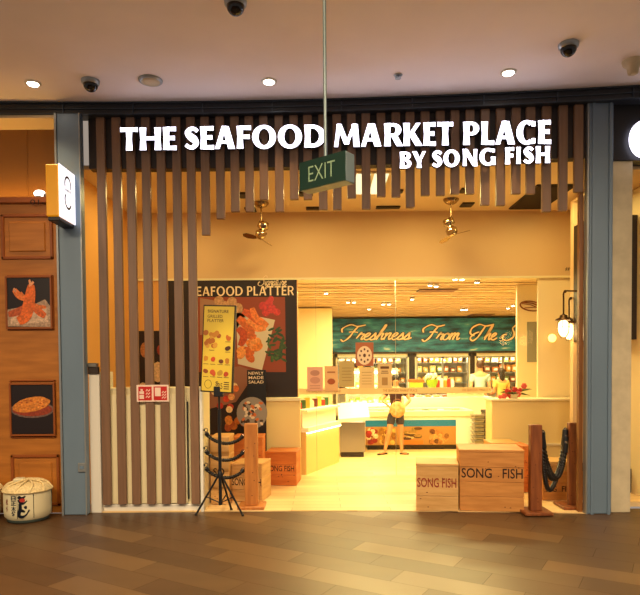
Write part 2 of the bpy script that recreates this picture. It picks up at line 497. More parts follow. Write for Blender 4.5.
# ---- left neighbour's panelled front
zl = atF(20, 203).z; zl2 = atF(20, 197).z
LW = -5.0
mb = MB(M_orange); mb.box(LW, pl0 - .03, 6.62, 6.8, 0, zl)
lx = lambda px, py: at(px, py, 6.6)
def frame(px0, px1, py0, py1, y=6.6, w=.035):
    a = at(px0, py0, y); b = at(px1, py1, y); x0, x1, z0, z1 = a.x, b.x, b.z, a.z
    mb.use(M_orange2)
    for q in ((x0, x1, z0, z0 + w), (x0, x1, z1 - w, z1), (x0, x0 + w, z0, z1), (x1 - w, x1, z0, z1)): mb.box(q[0], q[1], y, y + .03, q[2], q[3], .008)
    mb.use(M_orange); mb.box(x0 + w + .05, x1 - w - .05, y + .005, y + .03, z0 + w + .05, z1 - w - .05, .01)
frame(0, 53, 214, 259); frame(10, 60, 455, 506); frame(6, 54, 275, 330, 6.6, .02); frame(9, 56, 380, 438, 6.6, .02)
frame(-60, -8, 214, 259); frame(-50, -2, 455, 506)
mb.use(M_orange2); mb.box(LW, pl0 - .03, 6.57, 6.8, zl, zl2, .006); mb.box(lx(60, 400).x, lx(60, 400).x + .02, 6.6, 6.62, 0, zl)
struct('wall_left', mb)
mb = MB(M_brownwall); mb.box(LW, pl0 - .03, 6.86, 6.95, zl, 4.33)
for k in range(4): mb.box(LW + .5 + k * .6, LW + .51 + k * .6, 6.855, 6.87, zl, 4.33)
struct('wall_left', mb)
mb = MB(M_vceil); mb.box(LW, pl0 - .03, 6.54, 6.86, 4.30, 4.33)
struct('trim_4', mb)
# ---- vestibule shell
YB = 8.65; ZV = 3.81; ZB = at(400, 277, YB).z
mb = MB(M_vceil); vx = [-2.8 + 6.8 * i / 24 for i in range(25)]
for i in range(24): mb.slab([(vx[i], F(vx[i]) + .15), (vx[i + 1], F(vx[i + 1]) + .15), (vx[i + 1], YB), (vx[i], YB)], ZV, ZV + .05)
a, b = at(521, 184, 7.25), at(566, 208, 8.3)
struct('ceiling', mb)
mb = MB(M_vwall); mb.box(-2.8, 4.0, YB, YB + .12, ZB, ZV); mb.use(M_cream); mb.box(-2.8, 4.0, YB - .02, YB + .14, ZB - .03, ZB)
put_text(mb, '#01-', at(565, 271, YB).x, at(565, 271, YB).z, .22, .06, YB - .004, M_ink)
struct('wall_inner', mb)
mb = MB(mat('vestibule_side', 'e0aa60', .55)); mb.box(-2.85, -2.72, 6.62, YB + .12, 0, ZV); struct('wall_left', mb)
mb = MB(M_cwall); mb.box(3.85, 4.0, 6.62, YB, 0, ZV); struct('wall_right', mb)
# poster wall left of the glass
xg = at(298, 350, YB).x
mb = MB(mat('poster_wall', 'dca258', .55)); mb.box(-2.72, xg, YB, YB + .1, 0, ZB - .03); struct('wall_inner', mb)
# ---- shop shell
mb = MB(M_cwall); mb.box(-2.8, 5.4, 16.4, 16.5, 0, 3.0); struct('wall_back', mb)
mb = MB(M_cwall); mb.box(5.3, 5.4, YB, 16.4, 0, 3.0); struct('wall_right', mb)
mb = MB(M_cwall); mb.box(-2.85, -2.75, YB + .12, 16.4, 0, 3.0); struct('wall_left', mb)
a = at(332, 340, 13.2)
mb = MB(M_cwall); mb.box(-1.2, a.x, 12.9, 16.39, 0, 2.85); struct('wall_left', mb)
mb = MB(mat('lath_backing', '8a6238', .6)); mb.box(-2.8, 5.4, YB + .12, 16.4, 2.98, 3.03)
M_lath = mat('lath', 'e2c69a', .5, var=.15, scale=(2, 12, 12), col2='c9a878')
mb.use(M_lath); k = 0; y = YB + .2
while y < 16.2:
    mb.box(-2.75, 5.3, y, y + (.24 if k % 3 else .1), 2.88, 2.93); y += .36 if k % 3 else .2; k += 1
struct('ceiling', mb)
# right cream wall panels beside the entrance
p0 = at(538, 300, YB + .02); 
mb = MB(M_cwall); mb.box(p0.x, 3.85, YB + .02, YB + .06, 0, ZB - .03); struct('wall_right', mb)
p1 = at(517, 300, 9.6)
mb = MB(M_cwall); mb.box(p1.x, p1.x + .9, 9.6, 9.65, 0, 2.87); mb.use(mat('grey_panel', '8f8c78', .5))
g0, g1 = at(527, 322, 9.6), at(546, 362, 9.6); mb.box(g0.x, g1.x, 9.585, 9.6, g1.z, g0.z)
struct('wall_right', mb)
# ---- shop window glass
mb = MB(M_glass); mb.box(xg + .01, p0.x, YB + .04, YB + .05, .01, ZB - .03)
w = struct('window_1', mb)
mb = MB(M_steel)
for px in (316, 396): x = at(px, 350, YB).x; mb.box(x - .0015, x + .0015, YB + .03, YB + .06, .01, ZB - .03)
obj('window_frame', mb, w)
mb = MB(mat('frosted_band', 'ecd290', .5)); z0, z1 = at(380, 394, YB).z, at(380, 388, YB).z
mb.box(xg + .01, at(492, 390, YB).x, YB + .03, YB + .038, z0, z1)
for px in (306, 383, 462):
    put_text(mb, 'THE SEAFOOD MARKET PLACE', at(px, 392, YB).x, z0 + .03, .5, .035, YB + .028, mat('band_ink', 'a87a30', .6))
obj('lettered_band', mb, w)

# =================================================================== SLAT SCREEN
CX = [100.5, 116, 130.3, 145.5, 160.5, 176.2, 190.6, 204.8, 219.8, 234.5, 249, 263.5, 279, 293.8, 307.6, 322.9, 337, 351.5, 366, 381.2, 396, 410.3, 425.3, 440.6, 455.2, 470.2, 485.4, 500.9, 516.5, 531, 547, 563.5, 579]
BT = [0] * 7 + [235, 218.6, 211.6, 211.6, 199.5, 211.6, 199.4, 199.4, 209.6, 209.6, 198, 209, 196.6, 197, 207.6, 195.4, 195.4, 193.8, 193.8, 205, 205.4, 193.8, 193.8, 211.5, 210.6, 192]
scr = thing('slat_screen', 'brown vertical wooden slat screen hanging behind the white letters with stepped lower ends', 'slat screen', (0, F(0), 0))
zslat_bot = atF(150, 504.5).z
sw = .093
for i, (c, bt) in enumerate(zip(CX, BT)):
    p = atF(c, 150); q = atF(c, bt) if bt else None
    z0 = q.z if q else zslat_bot
    mb = MB(M_slat); mb.box(p.x - sw / 2, p.x + sw / 2, F(p.x), F(p.x) + .045, z0, 4.33, .004)
    obj('slat', mb, scr)
# low cream hose reel cabinet behind the lower slats
zc = atF(150, 388).z; xa = pl1 + .004; xb = atF(203, 450).x
cab = thing('hose_reel_cabinet', 'low cream cabinet behind the lower slats beside the left grey pillar', 'cabinet', ((xa + xb) / 2, 6.7, 0))
mb = MB(M_cream); mb.box(xa + .1, xb, 6.69, 7.05, .0, zc, .005)
mb.use(M_white); mb.box(xa, xa + .115, 6.60, 7.05, 0, atF(98, 372).z, .004)
mb.box(xa + .115, xb, 6.66, 6.70, 0, zslat_bot - .01, .004); mb.box(xb - .03, xb, 6.61, 6.69, 0, zc)
obj('body', mb, cab)
mb = MB(M_cream); dx = atF(186, 450).x; mb.box(xa + .13, dx, 6.662, 6.688, zslat_bot, atF(150, 395).z, .003); 
d = obj('door', mb, cab)
mb = MB(M_black); mb.box(dx + .004, dx + .016, 6.655, 6.69, atF(186, 500).z, atF(186, 402).z); obj('handle', mb, d)
mb = MB(M_dark); x0 = atF(92, 370).x; mb.box(xa, xa + .115, 6.58, 6.62, atF(98, 374).z, atF(98, 367).z, .004)
mb.use(M_steel); mb.box(xa, xa + .1, 6.57, 6.64, atF(98, 367).z, atF(98, 363).z, .004)
obj('bracket', mb, cab)
# fire sign
a, b = atF(136.5, 385, -.01), atF(169, 401.5, -.01); ys = min(a.y, b.y) - .002
fs = thing('fire_equipment_sign', 'small red and white fire equipment sign fixed across the lower slats', 'sign', ((a.x + b.x) / 2, ys, b.z))
M_red = mat('sign_red', 'c01c14', .4); M_w2 = mat('sign_pale', 'ecd2be', .5)
mb = MB(M_w2); mb.box(a.x, b.x, ys, ys + .01, b.z, a.z); W = b.x - a.x; H = a.z - b.z
mb.use(M_red); mb.box(a.x + .02, a.x + W * .47, ys - .002, ys, b.z + .015, a.z - .018); mb.box(a.x + W * .53, b.x - .02, ys - .002, ys, b.z + .015, a.z - .018)
mb.use(M_w2)
X = a.x + W * .16; mb.box(X - .025, X + .025, ys - .004, ys - .002, b.z + .03, b.z + .075, .008); mb.box(X - .025, X + .025, ys - .004, ys - .002, b.z + .085, b.z + .115); mb.box(X - .012, X + .012, ys - .004, ys - .002, b.z + .118, b.z + .14)
for k in range(3):
    z = b.z + .045 + k * .035; mb.ribbon([(a.x + W * .29, z), (a.x + W * .33, z + .02), (a.x + W * .37, z), (a.x + W * .42, z + .02)], .009, ys - .004, ys - .002)
    z = b.z + .035 + k * .03; mb.ribbon([(a.x + W * .79, z), (a.x + W * .83, z + .02), (a.x + W * .87, z), (a.x + W * .92, z + .02)], .009, ys - .004, ys - .002)
mb.box(a.x + W * .57, a.x + W * .75, ys - .004, ys - .002, b.z + .06, a.z - .03)
obj('sign_panel', mb, fs)
# socket plate on left pillar
a, b = at(78, 463, 6.49), at(86, 472, 6.49)
pt = thing('wall_socket', 'small grey square socket plate low on the left grey pillar', 'socket', (a.x, 6.49, b.z))
mb = MB(M_strip); mb.box(a.x, b.x, 6.482, 6.498, b.z, a.z, .004); obj('plate', mb, pt)
mb = MB(M_slate); mb.box(a.x + .02, b.x - .02, 6.478, 6.483, b.z + .03, a.z - .03, .003); obj('switch', mb, pt)

# =================================================================== SHOP SIGN
sg = thing('shop_sign', 'large glowing white letters reading THE SEAFOOD MARKET PLACE BY SONG FISH on the slats', 'sign', (0, F(0), 3.7))
L1 = [('T', 120.5, 138), ('H', 140, 161), ('E', 163.3, 176.5), ('S', 185, 198.5), ('E', 200.5, 214), ('A', 215, 235), ('F', 237, 251.5), ('O', 252.3, 276), ('O', 278, 302), ('D', 304.6, 325.5),
      ('M', 334, 359.6), ('A', 361, 381.5), ('R', 384.4, 401.5), ('K', 403.5, 421.5), ('E', 423.6, 436), ('T', 437.5, 453.5), ('P', 463.4, 479.5), ('L', 481.5, 494.5), ('A', 495.5, 515.6), ('C', 516.6, 536), ('E', 538.4, 551.6)]
L2 = [('B', 400, 411.5), ('Y', 412.5, 426), ('S', 432.4, 442), ('O', 443.5, 460), ('N', 463, 477.5), ('G', 479.6, 496), ('F', 505.4, 514.6), ('I', 516.6, 520.8), ('S', 523.8, 533.8), ('H', 536, 550.5)]
for (LL, y0, y1, hh, st, b) in ((L1, 150.3, 143.3, .238, .28, .155), (L2, 168.2, 162.3, .172, .28, .17)):
    for ch, a, bb in LL:
        t = (a - 120) / 431 if LL is L1 else (a - 400) / 150
        y = y0 + (y1 - y0) * t
        p = atF(a, y, -.1); q = atF(bb, y, -.1); w = (q.x - p.x) / hh; zb = 3.945 if LL is L1 else 3.748
        zb = p.z
        mb = MB(M_sign)
        for g in glyph(ch, w, st, b): mb.prism([(p.x + u[0] * hh, zb + u[1] * hh) for u in g], p.y, p.y + .006)
        mb.use(mat('letter_return', '1c1c22', .5))
        for g in glyph(ch, w, st, b): mb.prism([(p.x + u[0] * hh, zb + u[1] * hh) for u in g], p.y + .0061, p.y + .05)
        # thin mounting stub to the slats
        mb.use(M_black); mb.box(p.x + w * hh * .3, p.x + w * hh * .36, p.y + .051, F(p.x), zb + hh * .45, zb + hh * .5)
        obj('letter', mb, sg)

# =================================================================== BLADE SIGN
bx1 = at(60, 190, 6.12).x; bx0 = at(45.5, 190, 6.12).x
zt = at(60, 163.5, 6.12).z; zb = at(60, 216, 6.12).z
bs = thing('blade_sign', 'projecting yellow and white lightbox sign high beside the left grey pillar', 'sign', ((bx0 + bx1) / 2, 6.3, zb))
M_bw = mat('blade_white', 'ffffff', .5, emit=1.2, ecol='f4f2ff'); M_by = mat('blade_yellow', 'e0a018', .45, emit=.25, ecol='ffa010')
mb = MB(M_by); mb.box(bx0, bx1 - .012, 6.12, 6.5, zb, zt, .012); obj('housing', mb, bs)
mb = MB(M_bw); mb.box(bx1 - .012, bx1, 6.115, 6.5, zb - .005, zt + .004, .003)
M_gt = mat('grey_print', '55524c', .6)
mb.use(M_gt)
def side_ring(cy, cz, r, a0, a1, w):
    for i in range(16):
        q = []
        for j in (i, i + 1):
            a = a0 + (a1 - a0) * j / 16
            q += [(cy - r * math.cos(a), cz + r * 1.1 * math.sin(a)), (cy - (r - w) * math.cos(a), cz + (r - w) * 1.1 * math.sin(a))]
        mb.add([(bx1 + .0015, q[0][0], q[0][1]), (bx1 + .0015, q[2][0], q[2][1]), (bx1 + .0015, q[3][0], q[3][1]), (bx1 + .0015, q[1][0], q[1][1])], [(0, 1, 2, 3)])
zm = (zt + zb) / 2
side_ring(6.31, zm + .1, .085, R(-20), R(200), .022); side_ring(6.31, zm - .06, .085, R(-160), R(40), .022)
for k in range(4): mb.add([(bx1 + .0015, 6.25 + .035 * k, zm + .03), (bx1 + .0015, 6.27 + .035 * k, zm + .03), (bx1 + .0015, 6.27 + .035 * k, zm + .055), (bx1 + .0015, 6.25 + .035 * k, zm + .055)], [(0, 1, 2, 3)])
obj('face', mb, bs)
mb = MB(M_black); mb.box(bx0 + .01, bx1 - .02, 6.14, 6.5, zb - .04, zb, .005); mb.box(bx0 + .05, bx1 - .05, 6.5, 6.62, zm - .05, zm + .05); obj('bracket', mb, bs)
# little spotlight and number on the ledge
a = at(38, 196, 6.6)
sl = thing('ledge_lamp', 'small white lamp glowing on the orange ledge behind the blade sign', 'lamp', (a.x, 6.6, zl2))
mb = MB(mat('lamp_glow', 'ffffff', .5, emit=4, ecol='ffeedd')); mb.ball((a.x, 6.64, zl2 + .05), .05, 12, (1.3, .9, .8)); obj('bulb', mb, sl)
mb = MB(M_strip); mb.box(a.x - .03, a.x + .03, 6.6, 6.68, zl2, zl2 + .02); mb.tube([(a.x + .03, 6.64, zl2 + .04), (a.x + .12, 6.64, zl2 + .03)], .02); obj('bracket', mb, sl)
mb = MB(M_ink); a = at(30, 206, 6.565); put_text(mb, '01-', a.x, at(30, 204.5, 6.565).z, .16, .055, 6.5695, M_ink)
tag(obj('unit_number', mb), 'dark unit number 01 on the orange ledge under the small lamp', 'number')

# =================================================================== LEFT FOOD PICTURES
def col(h, r=.5): return mat('c_' + h, h, r, var=.3, scale=(45, 45, 45))
def picture(name, px0, px1, py0, py1, label, draw):
    a = at(px0, py0, 6.59); b = at(px1, py1, 6.59)
    t = thing(name, label, 'picture', ((a.x + b.x) / 2, 6.59, b.z))
    mb = MB(mat('picture_dark', '1a0d0c', .4)); mb.box(a.x, b.x, 6.585, 6.61, b.z, a.z, .003)
    W, H = b.x - a.x, a.z - b.z
    draw(mb, lambda u, v: (a.x + u * W, b.z + v * H), W)
    obj('print', mb, t)
    mb = MB(M_orange2)
    for q in ((a.x - .02, b.x + .02, b.z - .02, b.z), (a.x - .02, b.x + .02, a.z, a.z + .02), (a.x - .02, a.x, b.z, a.z), (b.x, b.x + .02, b.z, a.z)): mb.box(q[0], q[1], 6.575, 6.605, q[2], q[3], .003)
    obj('frame', mb, t)
def draw_prawn(mb, T, W):
    y = 6.585
    mb.use(col('a88a70')); mb.prism([T(0, .02), T(1, .0), T(1, .42), T(.88, .56), T(.6, .45), T(0, .36)], y - .001, y)
    mb.use(col('c7a78a')); mb.prism([T(.05, .05), T(.95, .1), T(.9, .4), T(.4, .38), T(.1, .3)], y - .002, y)
    def prawn(pts, w, c, yy):
        mb.use(col(c)); p = crom([(*T(*q), 0) for q in pts], 6); n = len(p)
        mb.ribbon([(v.x, v.y) for v in p], [W * w * (.35 + .65 * math.sin(math.pi * (.18 + .75 * i / (n - 1)))) for i in range(n)], y - yy, y)
    prawn([(.02, .26), (.2, .3), (.45, .4), (.5, .42)], .17, 'b04e22', .003)
    prawn([(.88, .22), (.75, .3), (.62, .42), (.5, .55)], .17, 'c85a1c', .004)
    prawn([(.3, .7), (.4, .58), (.5, .5), (.7, .42), (.9, .4)], .12, 'd06a28', .0045)
    prawn([(.25, .12), (.42, .22), (.5, .45), (.55, .7), (.57, .86)], .27, 'd9641c', .006)
    prawn([(.17, .76), (.28, .64), (.42, .58), (.5, .5)], .15, 'd9702c', .005)
    mb.use(col('e0986a')); mb.prism([T(.53, .82), T(.58, .84), T(.64, .9), T(.6, .94), T(.57, .9), T(.54, .97), T(.51, .95)], y - .007, y)
    mb.prism([T(.14, .76), T(.2, .7), T(.24, .73), T(.17, .8)], y - .007, y)
def draw_cutlet(mb, T, W):
    y = 6.585
    mb.use(col('6b5248')); x, z = T(.5, .5); mb.ell(x, z, W * .52, W * .2, y - .001, y)
    mb.use(col('8c3418')); mb.ell(x, z, W * .48, W * .16, y - .002, y)
    mb.use(col('cc7a2a'));
    pts = []
    rr = random.Random(2)
    for i in range(28):
        a = 2 * math.pi * i / 28; k = 1 + rr.uniform(-.04, .04); u = .48 + .44 * math.cos(a) * k; v = .6 + .15 * math.sin(a) * k + .06 * math.cos(a); pts.append(T(u, v))
    mb.prism(pts, y - .004, y)
    for i in range(26):
        u = .48 + rr.uniform(-.34, .34); v = .6 + rr.uniform(-.09, .1) + .05 * (u - .48); mb.use(col(rr.choice(['b86420', 'e09440', 'a85018']))); x, z = T(u, v); mb.ell(x, z, W * .03, W * .015, y - .005, y, 7)
picture('food_picture', 7, 51, 278, 327, 'framed picture of fried prawns on the orange panelled front', draw_prawn)
picture('food_picture', 11, 54, 385, 434, 'framed picture of a fried cutlet on a dark plate, lower on the orange front', draw_cutlet)

# =================================================================== SAKE BARREL
bc = fl(27.5, 521); bc = Vector((bc.x - .03, bc.y + .08, 0))
br = thing('straw_barrel', 'squat white straw wrapped sake barrel with painted characters on the mall floor at left', 'barrel', bc, rz=R(12))
M_straw = mat('straw', 'dcc690', .8, var=.15, scale=(60, 60, 4), bump=.3); M_cloth = mat('barrel_cloth', 'd9cfa8', .6)
mb = MB(M_cloth); rr = .235
mb.lathe([(rr * .86, .03), (rr * .97, .06), (rr * 1.0, .12), (rr * 1.0, .28), (rr * .98, .315)], n=32); obj('body', mb, br, True)
mb = MB(mat('barrel_base', '3e4a44', .6)); mb.lathe([(rr * .8, 0), (rr * .88, .01), (rr * .88, .035)], n=32); obj('base', mb, br, True)
mb = MB(M_straw); mb.lathe([(rr * 1.0, .31), (rr * 1.05, .325), (rr * 1.0, .35), (rr * .8, .385), (rr * .45, .405), (rr * .1, .41)], n=32)
for k in range(10):
    a = 2 * math.pi * k / 10; a2 = a + R(50)
    mb.tube(crom([(rr * 1.04 * math.cos(a), rr * 1.04 * math.sin(a), .33), (rr * .75 * math.cos(a + .2), rr * .75 * math.sin(a + .2), .40), (rr * .1 * math.cos(a2), rr * .1 * math.sin(a2), .43)], 4), .011, 6)
mb.tube([(rr * 1.02 * math.cos(a), rr * 1.02 * math.sin(a), .325) for a in [2 * math.pi * i / 32 for i in range(33)]], .012, 6)
obj('straw_top', mb, br, True)
mb = MB(M_cloth); mb.box(-.13, -.03, -.05, .05, .405, .445, .01); obj('paper_tab', mb, br, True)
mb = MB(M_ink)
def wrap(vf, cx, z0, sx, sz, m):
    vs, fs = vf; ax = min(v[0] for v in vs); bx = max(v[0] for v in vs); ay = min(v[1] for v in vs); by = max(v[1] for v in vs); mb.use(m)
    out = []
    for v in vs:
        u = cx + ((v[0] - ax) / (bx - ax) - .5) * sx; z = z0 + (v[1] - ay) / (by - ay) * sz; a = -math.pi / 2 + u / rr
        out.append(((rr * 1.006) * math.cos(a), (rr * 1.006) * math.sin(a), z))
    mb.add(out, fs)
M_nv = mat('barrel_ink', '141d2e', .6)
def wribbon(pts, w, m):
    t = MB(m); p = crom([(q[0], q[1], 0) for q in pts], 5); nn = len(p)
    t.ribbon([(v.x, v.y) for v in p], [w * (.4 + .6 * math.sin(math.pi * min(1, .2 + i / nn))) for i in range(nn)], 0, 0)
    mb.use(m); out = []
    for v in t.v: a = -math.pi / 2 + v[0] / rr; out.append((rr * 1.008 * math.cos(a), rr * 1.008 * math.sin(a), v[2]))
    mb.add(out, t.f)
for k, ch in enumerate('日正太丹'):
    wrap(text(ch, 1, offset=.045), -.085, .25 - k * .053, .055, .047, M_nv)
for k, ch in enumerate('松竹'):
    wrap(text(ch, 1, offset=.02), -.17, .2 - k * .075, .035, .06, mat('barrel_red', '7c2214', .6))
wribbon([(-.035, .29), (0, .27), (.035, .295)], .035, M_nv); wribbon([(-.03, .26), (-.01, .225), (.02, .22), (.05, .245)], .03, M_nv)
wribbon([(-.02, .22), (-.015, .17), (-.03, .1), (.0, .08), (.04, .1), (.07, .15)], .035, M_nv); wribbon([(.03, .19), (.04, .16)], .03, M_nv); wribbon([(-.01, .15), (.03, .13)], .03, M_nv)
t = MB(); t.ell(.005, .252, .028, .02, 0, 0, 14); mb.use(mat('barrel_sun', 'b03024', .5)); mb.add([(rr * 1.012 * math.cos(-math.pi / 2 + v[0] / rr), rr * 1.012 * math.sin(-math.pi / 2 + v[0] / rr), v[2]) for v in t.v], t.f)
obj('painted_characters', mb, br, True)
mb = MB(M_rope); mb.tube([(rr * 1.01, 0, .05), (rr * 1.01, 0, .31)], .003, 5)
for k in (-.125, .115, .02 - .06): pass
for k in (.11, -.045):
    a = -math.pi / 2 + k / rr; mb.tube([(rr * 1.01 * math.cos(a), rr * 1.01 * math.sin(a), .06), (rr * 1.01 * math.cos(a), rr * 1.01 * math.sin(a), .31)], .0025, 5)
obj('stitching', mb, br, True)
# sliver of another barrel at frame's left edge
b2 = copy_tree(br); b2.location = (bc.x - .53, bc.y - .03, 0); b2.rotation_euler.z = R(-40)
tag(b2, 'second straw wrapped barrel cut off by the left edge of the picture', 'barrel')

# =================================================================== CRATES
def crate(name, px0, px1, ptop, pbot, dep, label, txt=None, inkm=None, m=M_crate, Y=None, tpos=(.04, .5, .92, .2), tint=None, planks=4, lid=True, group='stencilled wooden crates by the entrance', zb=None, rz=0, left=False):
    if Y is None: Y = fl((px0 + px1) / 2, pbot).y
    a = at(px0, ptop, Y); b = at(px1, pbot, Y); z0 = .008 if zb is None else zb
    x0, x1, z1 = a.x, b.x, a.z
    t = thing(name, label, 'crate', ((x0 + x1) / 2, Y + dep / 2, z0), group)
    mb = MB(m); H = z1 - z0; lh = .028 if lid else 0; ph = (H - lh) / planks
    for k in range(planks):
        mb.box(x0, x1, Y, Y + .02, z0 + k * ph + .0015, z0 + (k + 1) * ph - .0015, .003)
        mb.box(x0, x1, Y + dep - .02, Y + dep, z0 + k * ph + .0015, z0 + (k + 1) * ph - .0015, .003)
        mb.box(x0 + .001, x0 + .02, Y + .02, Y + dep - .02, z0 + k * ph + .0015, z0 + (k + 1) * ph - .0015, .003)
        mb.box(x1 - .02, x1 - .001, Y + .02, Y + dep - .02, z0 + k * ph + .0015, z0 + (k + 1) * ph - .0015, .003)
    mb.box(x0 + .02, x1 - .02, Y + .02, Y + dep - .02, z0 + .004, z0 + .03)
    mb.use(M_knot); rr = random.Random(int(px0))
    for k in range(7):
        x = rr.uniform(x0 + .03, x1 - .03); z = rr.uniform(z0 + .04, z1 - .06); mb.ell(x, z, .006 + rr.random() * .006, .005, Y - .0008, Y + .001, 8)
    obj('body', mb, t)
    if lid:
        mb = MB(m); mb.box(x0 - .004, x1 + .004, Y - .004, Y + dep + .004, z1 - lh, z1, .004); obj('lid', mb, t)
    if txt:
        mb = MB(inkm or M_ink); W = x1 - x0
        put_text(mb, txt, x0 + W * tpos[0], z0 + H * tpos[1], W * tpos[2], H * tpos[3], Y - .001, None, offset=.012)
        obj('lettering', mb, t)
    if rz:
        c0 = Vector(t.location); k0 = Vector((x0 if left else x1, Y, 0)); d = k0 - Vector((c0.x, c0.y, 0)); d2 = Matrix.Rotation(rz, 3, 'Z') @ d
        t.location = c0 + d - d2; t.rotation_euler.z = rz
    return t
crate('wooden_crate', 210, 229.5, 437, 505, .42, 'tall pine crate behind the tripod at the left of the entrance', 'SO', None, M_crate2, tpos=(.15, .42, .6, .12))
crate('wooden_crate', 229.8, 262, 464, 502.5, .42, 'pine crate reading SONG FISH behind the left wooden post', 'SONG  FISH', None, M_crate2, Y=7.02, tpos=(.02, .42, .96, .19), planks=3, rz=-R(10))
crate('wooden_crate', 233, 263, 437, 490, .40, 'upright pine crate behind the crate at the left post', None, None, M_crate3, Y=7.62, planks=4)
crate('wooden_crate', 265, 296.5, 452, 486.5, .42, 'reddish crate reading SONG FISH standing right of the others on the left side', 'SONG FISH', None, M_crate3, tpos=(.05, .42, .88, .17), planks=3, rz=-R(6))
crate('wooden_crate', 416, 457.5, 463.5, 511, .46, 'shorter right hand crate with red SONG FISH lettering nearest the shop floor', 'SONG FISH', M_ink2, M_crate2, tpos=(.03, .5, .92, .2), planks=3, rz=-R(9), left=True)
crate('wooden_crate', 459.5, 521.5, 449.5, 511, .52, 'largest pine crate with black SONG FISH lettering right of the entrance', 'SONG   FISH', M_ink, M_crate, tpos=(.03, .54, .95, .16), rz=-R(9), left=True)
crate('wooden_crate', 523, 531, 446, 490, .4, 'narrow orange crate showing between the largest crate and the chained post', None, None, M_crate3, Y=7.45, planks=3)
crate('wooden_crate', 543, 584, 472, 509, .42, 'crate standing behind the ropes between the two right wooden posts', 'NG  FISH', None, M_crate, Y=7.0, tpos=(.08, .3, .7, .2), planks=3)
crate('wooden_crate', 492, 519, 443, 452, .4, 'low crate behind the largest crate under the cream planter counter', None, None, M_crate2, Y=7.75, planks=4)
tl = crate('wooden_crate', 546, 580, 462, 470.5, .36, 'flat pale crate lying on the crate between the right posts', None, None, M_crate2, Y=7.03, planks=1, zb=at(560, 472, 7.0).z + .001)

# =================================================================== WOODEN POSTS AND ROPES
def post(px0, px1, ptop, Y, label, m, base=.3):
    a = at(px0, ptop, Y); b = at(px1, ptop, Y); cx = (a.x + b.x) / 2; w = (b.x - a.x) / 2
    t = thing('barrier_post', label, 'post', (cx, Y + w, 0), 'wooden rope barrier posts')
    mb = MB(m); mb.box(cx - w, cx + w, Y, Y + 1.4 * w, .04, a.z, .006)
    rr = random.Random(int(px0)); mb.use(M_knot)
    for k in range(6): mb.ell(cx + rr.uniform(-.7, .7) * w, rr.uniform(.1, a.z - .05), .007, .006, Y - .001, Y + .001, 8)
    obj('post', mb, t)
    mb = MB(m); mb.box(cx - base / 2, cx + base / 2, Y + w - base / 2, Y + w + base / 2, .008, .04, .005); obj('base', mb, t)
    mb = MB(M_chrome)
    return t, cx, w, a.z
def add_ring(t, c, r=.022):
    mb = MB(M_black); mb.tube([(c[0] + r * math.cos(a), c[1], c[2] + r * math.sin(a)) for a in [2 * math.pi * i / 16 for i in range(17)]], .0045, 6)
    obj('ring', mb, t)
tL, cxL, wL, zL = post(244, 257, 424, 6.72, 'pale wooden barrier post standing left of the entrance', M_post2)
t1, cx1p, w1, z1p = post(531, 542.5, 425, 6.36, 'front wooden barrier post nearest the largest crate', M_post)
t2, cx2p, w2, z2p = post(569.5, 579, 423, 6.62, 'rear wooden barrier post beside the right grey pillar', M_post)
def rope(p0, p1, sag, label, group, skew=0.0, r=.016):
    p0, p1 = Vector(p0), Vector(p1); n = 60; ctr = []
    for i in range(n + 1):
        t = i / n; tt = t + skew * math.sin(math.pi * t)
        p = p0.lerp(p1, tt); p.z -= sag * (4 * t * (1 - t)) ** .8; ctr.append(p)
    t = thing('barrier_rope', label, 'rope', tuple(p0), group)
    mb = MB(M_rope); turns = (sum((ctr[i + 1] - ctr[i]).length for i in range(n))) / .055
    for ph in (0, math.pi):
        pts = []
        for i in range(n * 3 + 1):
            s = i / 3; j = min(int(s), n - 1); p = ctr[j].lerp(ctr[j + 1], s - j); tg = (ctr[j + 1] - ctr[j]).normalized()
            a = tg.cross(Vector((0, 1, .01))).normalized(); b = a.cross(tg); an = ph + 2 * math.pi * turns * i / (3 * n)
            pts.append(p + (a * math.cos(an) + b * math.sin(an)) * r * .6)
        mb.tube(pts, r * .75, 6)
    obj('rope', mb, t)
    for (c, d) in ((ctr[0], ctr[3]), (ctr[-1], ctr[-4])):
        mb = MB(M_black); mb.tube([c, c.lerp(d, 1.0)], r * 1.55, 8); obj('end_cap', mb, t)
        mb = MB(M_chrome); dd = (c - d).normalized(); mb.tube([c, c + dd * .02], r * .6, 6); obj('hook', mb, t)
    return t
ye = 6.64
for k, (pl, pr_, lab) in enumerate(((430, 436, 'topmost'), (448, 452, 'middle'), (465, 470, 'lowest'))):
    a = at(206, pl + 3, ye); b = at(243, pr_, 6.76)
    add_ring(tL, (cxL - wL - .022, 6.78, b.z))
    rope(a, (cxL - wL - .02, 6.78, b.z), .1, lab + ' of the three black ropes sagging behind the tripod', 'black ropes on the left barrier')
# ring plate on the screen end
for pl in (430, 448, 465):
    mb = MB(M_black); a = at(206, pl, ye); mb.tube([(a.x + .02 * math.cos(q), a.y, a.z + .02 * math.sin(q)) for q in [2 * math.pi * i / 12 for i in range(13)]], .004, 5); mb.box(xb, a.x - .01, ye - .01, ye + .01, a.z - .008, a.z + .008); obj('ring', mb, cab)
a = (cx1p + w1 + .02, 6.42, at(543, 432, 6.42).z); b = (cx2p - w2 - .02, 6.68, at(565, 430, 6.68).z)
add_ring(t1, a); add_ring(t2, b)
for k, (sg_, sk, lab, dz) in enumerate(((.78, -.35, 'lowest hanging black rope between the right posts', 0), (.58, -.15, 'middle black rope looped between the right posts', .03), (.5, .1, 'shortest black rope between the right posts', .06))):
    rope((a[0] + .012 * k, a[1] + .03 * k, a[2] - dz), (b[0] - .01 * k, b[1] - .03 * k, b[2] - dz - .04 * k), sg_ * .82, lab, 'black ropes on the right barrier', skew=sk * .5, r=.021)

